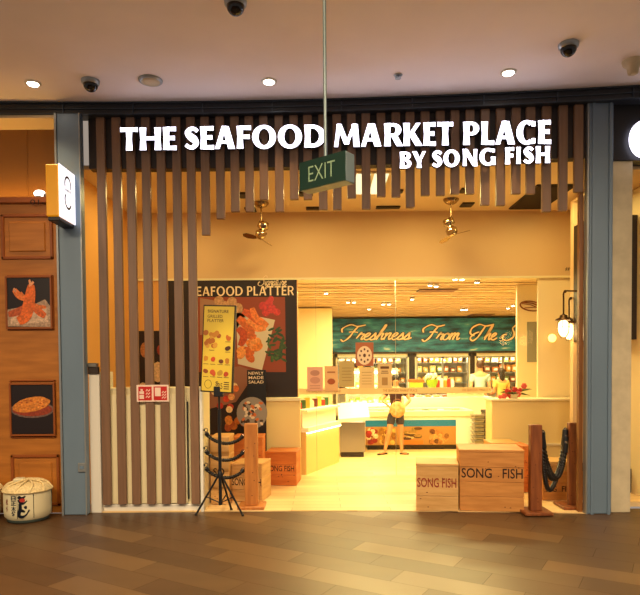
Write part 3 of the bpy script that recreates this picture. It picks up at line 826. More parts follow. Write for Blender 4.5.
# =================================================================== MENU STAND
bp = fl(219, 509); mc = Vector((at(219.5, 450, 6.4).x, 6.42, 0))
ms = thing('menu_stand', 'black tripod stand holding the tall yellow menu board left of the entrance', 'stand', mc)
mb = MB(M_black); mb.tube([mc + Vector((0, 0, .12)), mc + Vector((0, 0, 1.15))], .018, 10); mb.tube([mc + Vector((0, 0, 1.1)), mc + Vector((0, .0, 1.5))], .012, 8); obj('pole', mb, ms)
mb = MB(M_black); mb.lathe([(.03, 0), (.032, .03), (.022, .06)], mc + Vector((0, 0, .42)), 12); mb.lathe([(.022, 0), (.022, .04)], mc + Vector((0, 0, .12)), 12); obj('collar', mb, ms)
zf = .44
for k, (dx_, dy_) in enumerate(((-.27, .02), (.24, -.02), (.08, .24))):
    mb = MB(M_black); f = mc + Vector((dx_, dy_, .012)); mb.tube([mc + Vector((dx_ * .06, dy_ * .06, zf)), f], .011, 8)
    lg = obj('leg', mb, ms)
    mb = MB(M_black); mb.ball(f, .017, 8); obj('foot', mb, lg)
    mb = MB(M_black); mb.tube([mc + Vector((0, 0, .14)), mc + Vector((dx_ * .55, dy_ * .55, .01 + .43 * .45))], .007, 6); obj('brace', mb, ms)
zc_, Hh, Ww = at(220, 349, 6.4).z, .90, .345
M2 = Matrix.Translation((mc.x, 6.38, zc_)) @ Matrix.Rotation(R(-16), 4, 'Z') @ Matrix.Rotation(R(3.2), 4, 'Y')
def loc2(mb2):
    mb2.v = [tuple(M2 @ Vector(v)) for v in mb2.v]; return mb2
mb = MB(M_dark); mb.box(-Ww / 2 - .015, Ww / 2 + .015, 0, .03, -Hh / 2 - .015, Hh / 2 + .015, .004); board = obj('menu_board', loc2(mb), ms)
mb = MB(M_yel); mb.box(-Ww / 2, Ww / 2, -.004, 0, -Hh / 2, Hh / 2)
def MT(u, v): return (-Ww / 2 + u * Ww, -Hh / 2 + v * Hh)
mi = mat('menu_ink', '4a3418', .5, coat=.5); rr = random.Random(5)
put_text(mb, 'SIGNATURE', MT(.12, .93)[0], MT(.12, .925)[1], Ww * .7, Hh * .035, -.006, mi, offset=.01)
put_text(mb, 'GRILLED', MT(.12, .93)[0], MT(.12, .865)[1], Ww * .5, Hh * .035, -.006, mi)
put_text(mb, 'PLATTER', MT(.12, .93)[0], MT(.12, .815)[1], Ww * .55, Hh * .035, -.006, mi)
def blob(u, v, r, c):
    mb.use(mat('m_' + c, c, .4, coat=.5)); x, z = MT(u, v); mb.ell(x, z, r * rr.uniform(.8, 1.2), r * rr.uniform(.7, 1), -.006, -.004, 9, rr.random() * 3)
for k in range(16): blob(.3 + rr.uniform(-.22, .25), .63 + rr.uniform(-.1, .08), .03, rr.choice(['b87820', 'a86018', 'c89030', '9c5014']))
for (u, v, c) in ((.83, .64, 'b86018'), (.84, .52, '4a2810'), (.12, .37, 'c08020'), (.35, .37, 'c04418'), (.6, .36, '6a3414'), (.84, .36, 'b07020'), (.13, .23, '8a4414'), (.37, .22, 'c05020'), (.6, .22, 'b08828'), (.83, .22, 'b04018')):
    for k in range(3): blob(u + rr.uniform(-.04, .04), v + rr.uniform(-.015, .015), .026, c)
for (u, v) in ((.83, .585), (.84, .465), (.12, .315), (.35, .315), (.6, .315), (.84, .315), (.13, .165), (.37, .165), (.6, .165), (.83, .165), (.3, .48)):
    x, z = MT(u, v); mb.use(mi); mb.box(x - .03, x + .03, -.006, -.004, z, z + .005)
put_text(mb, '$', MT(.47, .06)[0], MT(.47, .06)[1], Ww * .1, Hh * .06, -.006, mi); put_text(mb, '35', MT(.55, .03)[0], MT(.5, .03)[1], Ww * .16, Hh * .07, -.006, mi)
for k in range(4): x, z = MT(.75, .03 + k * .025); mb.box(x, x + .06, -.006, -.004, z, z + .01)
x, z = MT(.22, .08); mb.ribbon([(x + .04 * math.cos(a), z + .045 * math.sin(a)) for a in [2 * math.pi * i / 20 for i in range(21)]], .004, -.006, -.004)
obj('menu_print', loc2(mb), board)
mb = MB(M_black); p = M2 @ Vector((0, .02, -Hh / 2)); mb.box(mc.x - .05, mc.x + .05, 6.37, 6.45, p.z - .06, p.z + .05, .004); obj('clamp', mb, ms)

# =================================================================== BIG POSTER
Yp = YB - .012
def PX(px, py): p = at(px, py, Yp); return (p.x, p.z)
def shape(mb, pts, lay, m):
    mb.use(m); mb.prism([PX(*q) for q in pts], Yp - .0008 * lay, Yp)
def pell(mb, px, py, r, lay, c, sx=1, sz=1, rot=0, rough=.5):
    x, z = PX(px, py); k = YB / FPX; mb.use(mat('p_' + c, c, rough, var=.28, scale=(30, 30, 30))); mb.ell(x, z, r * k * sx, r * k * sz, Yp - .0008 * lay, Yp, 12, rot)
po = thing('wall_poster', 'large dark seafood platter poster on the wall left of the glass', 'poster', (PX(233, 434)[0], Yp, PX(233, 434)[1]))
mb = MB(M_poster); a, b = PX(168, 279), PX(298, 434); mb.box(a[0], b[0], Yp, YB, b[1], a[1])
shape(mb, [(198, 297), (285, 297), (286, 372), (198, 372)], 1, mat('p_board', '8a3a14', .5))
shape(mb, [(200, 298), (212, 300), (248, 312), (236, 330), (200, 335)], 2, mat('p_napkin', '9c7458', .6))
shape(mb, [(236, 312), (275, 320), (262, 370), (238, 364)], 2, mat('p_plate', 'cdbfa0', .5))
for (x, y, r) in ((219, 301, 5), (225, 306, 5), (232, 302, 5), (238, 308, 5), (228, 312, 4)): pell(mb, x, y, r, 4, 'b98c5c')
for (x, y, r) in ((263, 306, 4.2), (269, 303, 4), (272, 309, 4.4), (266, 312, 4.2), (277, 312, 3.6), (271, 299, 3)): pell(mb, x, y, r, 4, 'c03014', rough=.3)
rr = random.Random(9)
for k in range(40): pell(mb, 275 + rr.uniform(-7, 9), 345 + rr.uniform(-16, 15), 2.5, 3, rr.choice(['2f4a1c', '24401a', '3e5c22']), 1.4, .5, rr.random() * 3)
def pprawn(pts, w, c, lay):
    mb.use(mat('p_' + c, c, .4, var=.28, scale=(30, 30, 30))); k = YB / FPX
    p = crom([(*PX(*q), 0) for q in pts], 5); n = len(p)
    mb.ribbon([(v.x, v.y) for v in p], [w * k * (.4 + .6 * math.sin(math.pi * (.15 + .75 * i / (n - 1)))) for i in range(n)], Yp - .0008 * lay, Yp)
for pts, w, c in (([(238, 318), (246, 325), (250, 335), (256, 338)], 9, 'd86a1c'), ([(243, 311), (252, 316), (258, 324), (262, 330)], 8, 'c85414'), ([(252, 308), (256, 318), (262, 322), (268, 326)], 7, 'dc7828'), ([(238, 328), (244, 336), (240, 346)], 8, 'b84810'), ([(247, 320), (256, 328), (266, 328)], 7, 'e08838'), ([(240, 322), (252, 331), (248, 338)], 6, 'c4601c')): pprawn(pts, w, c, 5)
for k in range(9): pell(mb, 248 + rr.uniform(-10, 11), 350 + rr.uniform(-7, 8), 5, 6, rr.choice(['c86018', 'd87c28', 'b44c12', 'e09040']), 1.2, .8, rr.random() * 3)
for (x, y) in ((214, 345), (210, 355), (218, 360), (222, 350), (212, 325), (222, 330)): pell(mb, x, y, 5, 4, rr.choice(['b07040', '6a2010', 'a04820']))
shape(mb, [(205, 372), (240, 366), (256, 372), (236, 402), (205, 410)], 3, mat('p_napkin2', '8c5a40', .6))
for k in range(14): pell(mb, 228 + rr.uniform(-14, 12), 398 + rr.uniform(-12, 12), 3.4, 5, rr.choice(['c03818', 'e0a060', 'd87030', 'f0c890', 'b02812']))
for k in range(10): pell(mb, 236 + rr.uniform(-8, 8), 425 + rr.uniform(-7, 6), 3.6, 5, rr.choice(['c06a20', 'd88830', 'a84c14']))
mb.use(mat('p_text', 'f0d8b0', .5)); a, b = PX(190.5, 296), PX(293.5, 286); caps(mb, 'SEAFOOD PLATTER', a[0], a[1], b[0] - a[0], b[1] - a[1], Yp - .006, Yp, .2, .13)
obj('print', mb, po)
# little script word above
SC = {
 'F': [[(-.5, 1.1), (-.65, 1.7), (0, 2.25), (.75, 2.0), (1.5, 2.2)], [(.85, 2.05), (.6, 1.3), (.4, .4), (0, -.2), (-.35, .1)], [(.15, 1.15), (.6, 1.2), (1.05, 1.1)]],
 'T': [[(.1, .6), (-.5, 1.0), (-.5, 1.8), (.2, 2.3), (1.0, 2.05), (1.9, 2.3)], [(1.0, 2.1), (.75, 1.2), (.55, .4), (.1, -.1), (-.3, .3), (0, .9), (.5, 1.2)]],
 'S': [[(1.35, 1.6), (1.3, 2.1), (.8, 2.2), (.5, 1.7), (.85, 1.1), (.95, .45), (.45, -.05), (-.2, .15), (-.3, .7), (.05, .85)]],
 'r': [[(0, .2), (.2, .9), (.28, 1.1), (.34, .85), (.6, .85), (.5, .4), (.55, .05), (.8, .25)]],
 'e': [[(0, .3), (.35, .55), (.5, .9), (.3, 1.0), (.08, .6), (.18, .08), (.45, .02), (.75, .3)]],
 's': [[(0, .2), (.25, .65), (.38, 1.05), (.45, .65), (.5, .25), (.25, .0), (.05, .12)], [(.3, .02), (.55, .08), (.78, .28)]],
 'h': [[(0, .3), (.35, 1.3), (.5, 2.0), (.38, 2.15), (.22, 1.2), (.1, 0)], [(.12, .35), (.35, .9), (.55, .95), (.52, .5), (.6, .04), (.85, .28)]],
 'n': [[(0, .75), (.15, 1.0), (.12, .5), (.08, 0)], [(.1, .4), (.35, .95), (.55, .95), (.5, .4), (.6, .03), (.85, .28)]],
 'm': [[(0, .75), (.15, 1.0), (.12, .5), (.08, 0)], [(.1, .4), (.32, .95), (.48, .9), (.44, 0)], [(.46, .4), (.68, .95), (.86, .92), (.82, .4), (.92, .03), (1.15, .28)]],
 'o': [[(.35, 1.0), (.05, .7), (.08, .15), (.35, .02), (.6, .35), (.55, .85), (.32, 1.0), (.5, .8), (.85, .9)]],
 'a': [[(.55, .9), (.25, 1.0), (.03, .55), (.15, .05), (.4, .2), (.58, .95), (.52, .3), (.62, .03), (.85, .28)]],
 'i': [[(0, .3), (.15, 1.0), (.1, .3), (.22, .03), (.45, .28)]],
 'g': [[(.55, .9), (.25, 1.0), (.03, .55), (.15, .1), (.4, .25), (.58, .95), (.5, 0), (.2, -.8), (0, -.5), (.4, 0), (.8, .3)]],
 't': [[(0, .3), (.25, 1.6), (.15, .4), (.3, .03), (.5, .28)], [(-.05, 1.15), (.45, 1.2)]],
 'u': [[(0, .5), (.12, 1.0), (.08, .3), (.25, .02), (.5, .4), (.6, 1.0), (.52, .3), (.65, .03), (.85, .28)]]}
ADV = {'F': 1.15, 'T': 1.35, 'S': 1.25, 'r': .68, 'e': .62, 's': .62, 'h': .74, 'n': .74, 'm': 1.04, 'o': .7, 'a': .72, 'i': .36, 'g': .68, 't': .4, 'u': .74, ' ': .9}
def script(mb, s, x0, z0, k, y0, y1, w, shear=.3):
    x = 0
    for ch in s:
        for st in SC.get(ch, []):
            p = crom([(a + shear * b, b, 0) for a, b in st], 6); n = len(p)
            mb.ribbon([(x0 + (x + v.x) * k, z0 + v.y * k) for v in p], [w * (.65 + .35 * abs(math.sin(3 * math.pi * i / n))) for i in range(n)], y0, y1)
        x += ADV[ch]
    return x * k
mb = MB(mat('p_text', 'f0d8b0', .5)); a = PX(259, 286.5); script(mb, 'Signature', a[0], a[1] + .012, .062, Yp - .008, Yp - .006, .011); obj('script_lettering', mb, po)
# left smaller poster
Y2 = YB - .012
a, b = at(138, 331, Y2), at(166, 425, Y2)
pq = thing('wall_poster', 'narrow dark food poster seen through the slats left of the big poster', 'poster', ((a.x + b.x) / 2, Y2, b.z))
mb = MB(M_poster); mb.box(a.x, b.x, Y2, YB, b.z, a.z)
for (x, y, r, c) in ((145, 350, 6, 'b07040'), (158, 372, 8, 'cfae86'), (150, 365, 5, '8c3414'), (143, 390, 6, 'cfae86'), (160, 350, 4, '8c2c14'), (152, 405, 7, 'a86030')):
    pell(mb, x, y, r, 2, c, .8, 1.3)
obj('print', mb, pq)
# salad stand banner
Y3 = 8.2
a, b = at(247, 370, Y3), at(266.5, 438, Y3)
sb_ = thing('pull_up_banner', 'narrow black NEWLY MADE SALAD banner with a round salad plate behind the left post', 'banner', ((a.x + b.x) / 2, Y3, 0.008))
mb = MB(M_pblack); mb.box(a.x, b.x, Y3, Y3 + .006, b.z, a.z); pw = b.x - a.x
mt = mat('p_text', 'f0d8b0', .5)
for k, wd in enumerate(('NEWLY', 'MADE', 'SALAD')): put_text(mb, wd, a.x + .02, a.z - .065 - k * .06, pw * .8, .04, Y3 - .002, mt, offset=.01)
mb.use(mat('p_plateg', '8c8478', .5)); c = at(252, 413, Y3); mb.ell(c.x, c.z, .21, .22, Y3 - .003, Y3, 26)
for k in range(40):
    rr2 = random.Random(k); x = c.x + rr2.uniform(-.14, .14); z = c.z + rr2.uniform(-.15, .15); mb.use(mat('s_' + 'abc'[k % 3] , ['d8c8a8', '3a2c20', 'c86a2c'][k % 3], .5)); mb.ell(x, z, .028, .018, Y3 - .0045 - k * .00002, Y3, 8, rr2.random() * 3)
obj('printed_panel', mb, sb_)
mb = MB(M_black); mb.box(a.x - .01, b.x + .01, Y3 - .03, Y3 + .06, .008, .05, .005); mb.box(a.x, b.x, Y3 + .006, Y3 + .016, .05, a.z); obj('stand', mb, sb_)

# =================================================================== ENTRANCE LOW WALL, PLANTER COUNTER
M_frost = mat('frosted_cream', 'e8d08a', .45)
a, b = at(264, 401, 8.58), at(299, 478, 8.58)
mb = MB(M_frost); mb.box(a.x, xg + .03, 8.50, 8.64, .006, a.z, .004); mb.use(M_cream); mb.box(a.x - .02, xg + .03, 8.47, 8.64, a.z, a.z + .05, .004)
tag(obj('low_partition', mb), 'low cream partition panel under the big poster by the glass', 'partition')
# counter
A = Vector((-.21, 8.80)); B = Vector((.31, 9.95)); n_ = Vector((-(B - A).y, (B - A).x)).normalized()
C2 = B + n_ * 1.0; D2 = A + n_ * 1.0
ct = thing('service_counter', 'long bright service counter with glass display top inside the glass at left', 'counter', ((A.x + C2.x) / 2, (A.y + C2.y) / 2, .006))
mb = MB(mat('counter_tan', 'e0bc74', .5)); mb.slab([A, B, C2, D2], .006, .63); obj('body', mb, ct)
o = n_ * -.04; mb = MB(M_wshelf); mb.slab([A + o, B + o, C2, D2], .63, .70); mb.slab([A + n_ * .06, B + n_ * .06, C2, D2], .70, .93); mb.slab([A + o * .5, B + o * .5, C2, D2], .93, .96); obj('display_case', mb, ct)
mb = MB(M_led); mb.slab([A - n_ * .035, B - n_ * .035, B - n_ * .01, A - n_ * .01], .615, .628); obj('light_strip', mb, ct)
cols = ['b03018', '3c6030', 'd8a838', 'e8e0c8', '6a2818', 'f0c850']
for k in range(8):
    t = .1 + .8 * k / 7; p = A + (B - A) * t + n_ * .18; p2 = Vector((p.x, p.y, .961)); cc = cols[k % 6]
    bt = thing('food_pouch', 'small food pouch in a row on top of the bright service counter', 'pouch', p2, 'food pouches on the service counter')
    mb = MB(mat('pk_' + cc, cc, .4)); h = .1 + .03 * (k % 3); mb.slab([(p.x - .045, p.y - .025), (p.x + .045, p.y - .025), (p.x + .045, p.y + .025), (p.x - .045, p.y + .025)], .961, .961 + h)
    obj('pouch', mb, bt); mb = MB(M_wshelf); mb.box(p.x - .035, p.x + .035, p.y - .004, p.y + .004, .961 + h, .961 + h + .02); obj('seal', mb, bt)
# planter counter right
a, b = at(492, 399, 8.3), at(584, 445, 8.3)
mb = MB(M_frost); mb.box(a.x, 3.84, 8.3, 8.62, .006, a.z - .03, .004); mb.use(M_cream); mb.box(a.x - .02, 3.84, 8.27, 8.63, a.z - .03, a.z, .006)
mb.use(M_cream); mb.box(a.x - .02, 3.84, 8.27, 8.3, b.z, b.z + .03)
tag(obj('cashier_counter', mb), 'plain cream counter at the right behind the crates topped with red flowers', 'counter')
zt_ = a.z
fp = at(514, 398, 8.42)
pot = thing('flower_arrangement', 'red flower arrangement standing on the cream counter at right', 'flowers', (fp.x, 8.42, zt_))
mb = MB(mat('pot_white', 'd8c8a0', .4)); mb.lathe([(.05, 0), (.07, .05), (.075, .06)], (fp.x, 8.42, zt_), 14); obj('pot', mb, pot)
mb = MB(mat('leaf_green', '4c5c20', .5)); rr = random.Random(11)
for k in range(22):
    a = rr.random() * 6.28; l = rr.uniform(.08, .25); p0_ = Vector((fp.x, 8.42, zt_ + .04)); p1_ = p0_ + Vector((math.cos(a) * l, math.sin(a) * .08, rr.uniform(.0, .1))); mb.tube([p0_, p0_.lerp(p1_, .5) + Vector((0, 0, .03)), p1_], [.004, .012, .002], 5)
obj('leaves', mb, pot)
for k, (x, y, r) in enumerate(((504, 396, .03), (509, 393, .035), (513, 396, .035), (518, 394, .032), (507, 391, .025), (515, 390, .03), (524, 386, .03), (520, 390, .022), (511, 398, .03), (500, 398, .022))):
    c = at(x, y, 8.38 + .02 * (k % 3)); c.z = max(c.z, zt_ + r)
    mb = MB(mat('petal_red' if k % 3 else 'petal_pink', 'c02820' if k % 3 else 'd85a4c', .5))
    r = r * 1.35
    for j in range(6): a = j * 1.047; mb.ball(c + Vector((math.cos(a) * r * .6, -.005, math.sin(a) * r * .6)), r * .5, 8, (1, .5, 1))
    mb.ball(c, r * .4, 8)
    mb.tube([c, Vector((fp.x, 8.42, zt_ + .05))], .003, 4)
    obj('bloom', mb, pot)

# =================================================================== SIGNS TAPED ON THE GLASS
def card(px0, px1, py0, py1, label, base, draws):
    Y = YB + .02; a = at(px0, py0, Y); b = at(px1, py1, Y)
    t = thing('paper_sign', label, 'sign', ((a.x + b.x) / 2, Y, b.z), 'paper signs on the shop glass')
    mb = MB(mat('card_' + base, base, .5)); mb.box(a.x, b.x, Y, Y + .003, b.z, a.z)
    W, H = b.x - a.x, a.z - b.z
    for d in draws:
        k, u, v, p, q, c = d; mb.use(mat('card_' + c, c, .5)); x, z = a.x + u * W, b.z + v * H
        if k == 'e': mb.ell(x, z, p * W, q * H, Y - .002, Y, 18)
        elif k == 'd': mb.ell(x, z, p * W, q * H, Y - .0035, Y, 12)
        else: mb.box(x - p * W, x + p * W, Y - .002, Y, z - q * H, z + q * H)
    obj('sheet', mb, t)
lines = lambda c, n, v0=.3, dv=.1: [('b', .5, v0 + dv * k, .32, .015, c) for k in range(n)]
card(307, 323, 367, 391, 'pinkish paper sign, leftmost on the shop glass', 'd9a890', [('e', .5, .75, .3, .12, 'b08070'), ('e', .5, .45, .32, .14, 'c08c7c')] + lines('b08070', 2, .12, .1))
card(324.5, 338, 366, 391, 'paper sign with a small brown dish picture beside the pinkish sign', 'dcb07c', [('e', .5, .38, .3, .12, '9c5020'), ('b', .5, .75, .3, .03, 'a87040')])
card(339, 354.5, 361, 387, 'plain greyish paper sign between the dish sign and the round logo sign', 'b8a468', lines('9c8650', 5, .25, .12))
card(355.5, 373.5, 342.5, 366, 'brown paper sign with a white disc of dark dots, highest on the glass', 'a8603c', [('e', .5, .45, .42, .4, 'e8d4b8'), ('d', .5, .45, .08, .08, '5a2c18')] + [('d', .5 + .26 * math.cos(k * .785), .45 + .26 * math.sin(k * .785), .05, .05, '5a2c18') for k in range(8)])
card(359, 374.5, 367.5, 388, 'cream lined paper sign below the round logo sign', 'e0c68c', lines('b89858', 5, .2, .14))
card(377.5, 392, 364, 388, 'cream paper sign with a small picture, rightmost on the glass', 'd8be88', [('b', .5, .85, .3, .05, '6a4420'), ('b', .5, .7, .22, .015, '6a4420'), ('b', .5, .62, .26, .015, '6a4420'), ('b', .5, .28, .2, .16, 'a8844c')])
# fish logo on cream column
Yc = 9.585; c = at(531, 306, Yc); mb = MB(M_post)
pts = [(c.x + .17 * math.cos(a) , c.z - .02 * math.cos(a) + .075 * math.sin(a)) for a in [2 * math.pi * i / 26 for i in range(27)]]
mb.ribbon(pts, .02, Yc, Yc + .014); mb.ribbon([(c.x - .14, c.z + .04), (c.x, c.z + .02), (c.x + .14, c.z - .04)], .012, Yc, Yc + .014); mb.ribbon([(c.x - .1, c.z - .03), (c.x + .05, c.z - .02), (c.x + .14, c.z - .02)], .012, Yc, Yc + .014); mb.ribbon([(c.x - .12, c.z + .06), (c.x + .02, c.z + .045), (c.x + .13, c.z)], .02, Yc, Yc + .014)
tag(obj('wall_logo', mb), 'brown oval fish line logo high on the cream column', 'logo')

# =================================================================== BANNER IN THE SHOP
Yn = 15.6
a, b = at(332, 319, Yn), at(549, 350.5, Yn)
def teal():
    m = mat('banner_teal', '1c6a60', .45); nt = m.node_tree; bs_ = nt.nodes['Principled BSDF']
    tc = nt.nodes.new('ShaderNodeTexCoord'); mp = nt.nodes.new('ShaderNodeMapping'); mp.inputs['Scale'].default_value = (1.2, 1, 5)
    nz = nt.nodes.new('ShaderNodeTexNoise'); nz.inputs['Scale'].default_value = 1.6; nz.inputs['Detail'].default_value = 6
    rp = nt.nodes.new('ShaderNodeValToRGB'); e = rp.color_ramp.elements
    e[0].position = .35; e[0].color = (*lin('0d3a50'), 1); e[1].position = .72; e[1].color = (*lin('c0d4c8'), 1)
    for p_, c_ in ((.46, '166486'), (.56, '2884a4'), (.64, '4c9cb4')): q = rp.color_ramp.elements.new(p_); q.color = (*lin(c_), 1)
    nt.links.new(tc.outputs['Object'], mp.inputs['Vector']); nt.links.new(mp.outputs[0], nz.inputs['Vector']); nt.links.new(nz.outputs['Fac'], rp.inputs['Fac']); nt.links.new(rp.outputs['Color'], bs_.inputs['Base Color'])
    return m
bn = thing('hanging_banner', 'long teal banner reading Freshness From The Sea above the fridges', 'banner', ((a.x + b.x) / 2, Yn, b.z))
mb = MB(teal()); mb.box(a.x, b.x, Yn, Yn + .05, b.z, a.z); obj('panel', mb, bn)
mb = MB(M_dark); mb.box(a.x, b.x, Yn - .01, Yn + .06, b.z - .05, b.z); obj('lower_rail', mb, bn)
M_tan = mat('banner_letter', 'f6dfb4', .5); M_brn = mat('banner_outline', '2c180c', .5)
k = Yn / FPX
def word(s, pxl, pxr, pyb, name='lettering'):
    x0 = at(pxl, pyb, Yn).x; z0 = at(pxl, pyb, Yn).z; x1 = at(pxr, pyb, Yn).x
    tot = sum(ADV[c] for c in s); kk = (x1 - x0) / tot; kz = min(kk, .26)
    m1 = MB(M_brn); script(m1, s, x0, z0, kk, Yn - .004, Yn, .1); m1.use(M_tan); script(m1, s, x0, z0, kk, Yn - .009, Yn - .004, .05)
    # keep the letter height of the photo
    m1.v = [(v[0], v[1], z0 + (v[2] - z0) * (.175 / kk)) for v in m1.v]
    obj('lettering', m1, bn)
word('Freshness', 344, 409, 340); word('From', 425, 458, 340); word('The', 472, 495, 340); word('Sea', 504, 526, 340)

# =================================================================== FRIDGES AT THE BACK
zf1 = at(450, 352, 15.7).z
def fridge(px0, px1, label, seed):
    x0, x1 = at(px0, 370, 15.7).x, at(px1, 370, 15.7).x
    t = thing('display_fridge', label, 'fridge', ((x0 + x1) / 2, 16.0, .006), 'glass fridges along the back wall')
    mb = MB(M_wshelf); H = zf1
    mb.box(x0, x0 + .04, 15.7, 16.35, .006, H); mb.box(x1 - .04, x1, 15.7, 16.35, .006, H); mb.box(x0, x1, 16.3, 16.38, .006, H); mb.box(x0, x1, 15.7, 16.35, H - .12, H); mb.box(x0, x1, 15.7, 16.35, .006, .3)
    obj('cabinet', mb, t)
    mid = (x0 + x1) / 2
    for (u, v) in ((x0 + .04, mid), (mid, x1 - .04)):
        mb = MB(M_strip)
        for q in ((u, u + .03, .3, H - .12), (v - .03, v, .3, H - .12), (u, v, .3, .34), (u, v, H - .16, H - .12)): mb.box(q[0], q[1], 15.67, 15.7, q[2], q[3])
        d = obj('door', mb, t)
        mb = MB(M_glass); mb.box(u + .03, v - .03, 15.68, 15.686, .34, H - .16); obj('pane', mb, d)
    zs = [.5, .85, 1.15, 1.42, 1.68]
    for z in zs:
        mb = MB(M_strip); mb.box(x0 + .04, x1 - .04, 15.8, 16.3, z - .015, z); obj('shelf', mb, t)
    mb = MB(M_led); mb.box(x0 + .05, x1 - .05, 15.74, 15.77, H - .15, H - .125); mb.box(mid - .01, mid + .01, 15.72, 15.74, .34, H - .16); obj('light_strip', mb, t)
    rr = random.Random(seed); out = 0
    for z in zs[1:]:
        x = x0 + .08
        while x < x1 - .18:
            w = rr.uniform(.1, .17); h = rr.uniform(.12, .2); cc = rr.choice(['c8882c', 'a85c20', 'e0b85c', '8c4a1c', 'd8d0b0', 'b03a1c', '6c7c34', 'e8c878'])
            mb = MB(mat('pk_' + cc, cc, .4)); mb.box(x, x + w, 15.85, 16.0, z + .001, z + h, .012); mb.use(M_wshelf); mb.box(x + w * .2, x + w * .8, 15.848, 15.85, z + h * .3, z + h * .7)
            tag(obj('frozen_package', mb), 'boxed frozen food package on a lit shelf of the back fridges', 'package', 'packages in the back fridges'); x += w + rr.uniform(.02, .06)
fridge(336, 409, 'leftmost lit fridge on the back wall under the word Freshness', 1)
fridge(415, 470, 'middle lit glass fridge on the back wall under the word From', 2)
fridge(475, 530, 'right hand lit fridge in front of the two shoppers', 3)
mb = MB(M_dark)
mb.box(at(409.3, 370, 15.7).x, at(414.7, 370, 15.7).x, 15.7, 16.35, .006, zf1); tag(obj('fridge_divider', mb), 'dark upright divider between the leftmost and middle back fridges', 'divider')
mb = MB(M_dark); mb.box(at(470.3, 370, 15.7).x, at(474.7, 370, 15.7).x, 15.7, 16.35, .006, zf1); tag(obj('fridge_divider', mb), 'dark upright divider beside the taller shopper in pale blue', 'divider')

# =================================================================== CHEST FREEZER WITH PICTURE FRONT
Yz = 11.35
a, b = at(365, 411, Yz), at(472, 450, Yz)
zr = a.z; x0, x1 = a.x, b.x
cf = thing('chest_freezer', 'low open chest freezer with teal stripe and food pictures along its front', 'freezer', ((x0 + x1) / 2, Yz + .4, .006))
mb = MB(M_wshelf); mb.box(x0, x1, Yz, Yz + .85, .1, zr - .12); mb.use(M_dark); mb.box(x0 + .05, x1 - .05, Yz + .05, Yz + .8, .006, .1); obj('body', mb, cf)
mb = MB(M_cream)
for q in ((x0 - .03, x1 + .03, Yz - .03, Yz + .06), (x0 - .03, x1 + .03, Yz + .79, Yz + .88), (x0 - .03, x0 + .06, Yz + .06, Yz + .79), (x1 - .06, x1 + .03, Yz + .06, Yz + .79)): mb.box(q[0], q[1], q[2], q[3], zr - .12, zr, .015)
obj('rim', mb, cf)
zA, zB_, zC_ = at(400, 420, Yz).z, at(400, 426.5, Yz).z, at(400, 445, Yz).z
xg2 = at(456, 430, Yz).x
mb = MB(mat('freezer_teal', '10709c', .4)); mb.box(x0 + .005, xg2 , Yz - .004, Yz, zB_, zA)
mb.use(mat('freezer_food', 'a87838', .5)); mb.box(x0 + .005, xg2, Yz - .003, Yz, zC_, zB_)
rr = random.Random(4)
def fz(px, py, r, c, sx=1, sz=1, lay=1):
    p = at(px, py, Yz); kk = Yz / FPX; mb.use(mat('fz_' + c, c, .5, var=.3, scale=(30, 30, 30))); mb.ell(p.x, min(max(p.z, zC_ + r * kk * sz), zB_ - r * kk * sz), r * kk * sx, r * kk * sz, Yz - .004 - .0004 * lay, Yz, 10, 0)
for k_ in range(16): fz(368 + rr.uniform(0, 9), 436 + rr.uniform(-7, 7), 2.6, rr.choice(['b02414', 'c83c20', '8c1c10', 'e0c090']), lay=k_)
for k_ in range(26): fz(380 + rr.uniform(0, 14), 436 + rr.uniform(-7, 7), 2.3, rr.choice(['b88428', '94601a', 'd0a850', '84480f']), lay=k_)
for k_ in range(14): fz(406 + rr.uniform(0, 18), 434 + rr.uniform(-6, 5), 2.4, rr.choice(['c8a868', '94702c', '4a2c10']), 1.8, .6, lay=k_)
for k_ in range(24): fz(436 + rr.uniform(-5, 12), 436 + rr.uniform(-6, 7), 2.5, rr.choice(['84501c', 'a86c30', '643410', 'b88a48']), lay=k_)
mb.use(mat('fz_orange', 'e07018', .5)); p = at(404, 444, Yz); q = at(423, 440, Yz); mb.box(p.x, q.x, Yz - .016, Yz, p.z, q.z)
obj('picture_panel', mb, cf)
for k_ in range(12):
    x = x0 + .12 + k_ * (x1 - x0 - .3) / 12; cc = cols[k_ % 6]
    mb = MB(mat('pk_' + cc, cc, .4)); mb.box(x, x + .12, Yz + .12, Yz + .3, zr - .118, zr - .02 + .03 * (k_ % 2), .01)
    tag(obj('frozen_pack', mb), 'frozen pack lying in the open chest freezer', 'package', 'packs in the chest freezer')
# grey basket stack and dark bin
a, b = at(474.5, 411, 10.9), at(485.5, 447, 10.9)
st = thing('basket_stack', 'stack of grey shopping baskets at the right end of the chest freezer', 'baskets', ((a.x + b.x) / 2, 11.1, .006))
for k_ in range(9):
    z = .006 + k_ * .078; mb = MB(M_steel); mb.box(a.x + .02, b.x - .02, 10.92, 11.2, z, z + .045, .01); mb.box(a.x, b.x, 10.9, 11.22, z + .045, z + .062, .006); obj('basket', mb, st)
a, b = at(487, 411, 10.9), at(494, 441, 10.9)
bn2 = thing('litter_bin', 'dark grey bin beside the stack of shopping baskets', 'bin', ((a.x + b.x) / 2, 11.1, .006))
mb = MB(mat('bin_grey', '6c5c4c', .5)); mb.box(a.x, b.x + .2, 10.95, 11.3, .006, a.z - .05, .01); obj('body', mb, bn2)
mb = MB(M_dark); mb.box(a.x - .01, b.x + .21, 10.94, 11.31, a.z - .05, a.z, .01); obj('lid', mb, bn2)

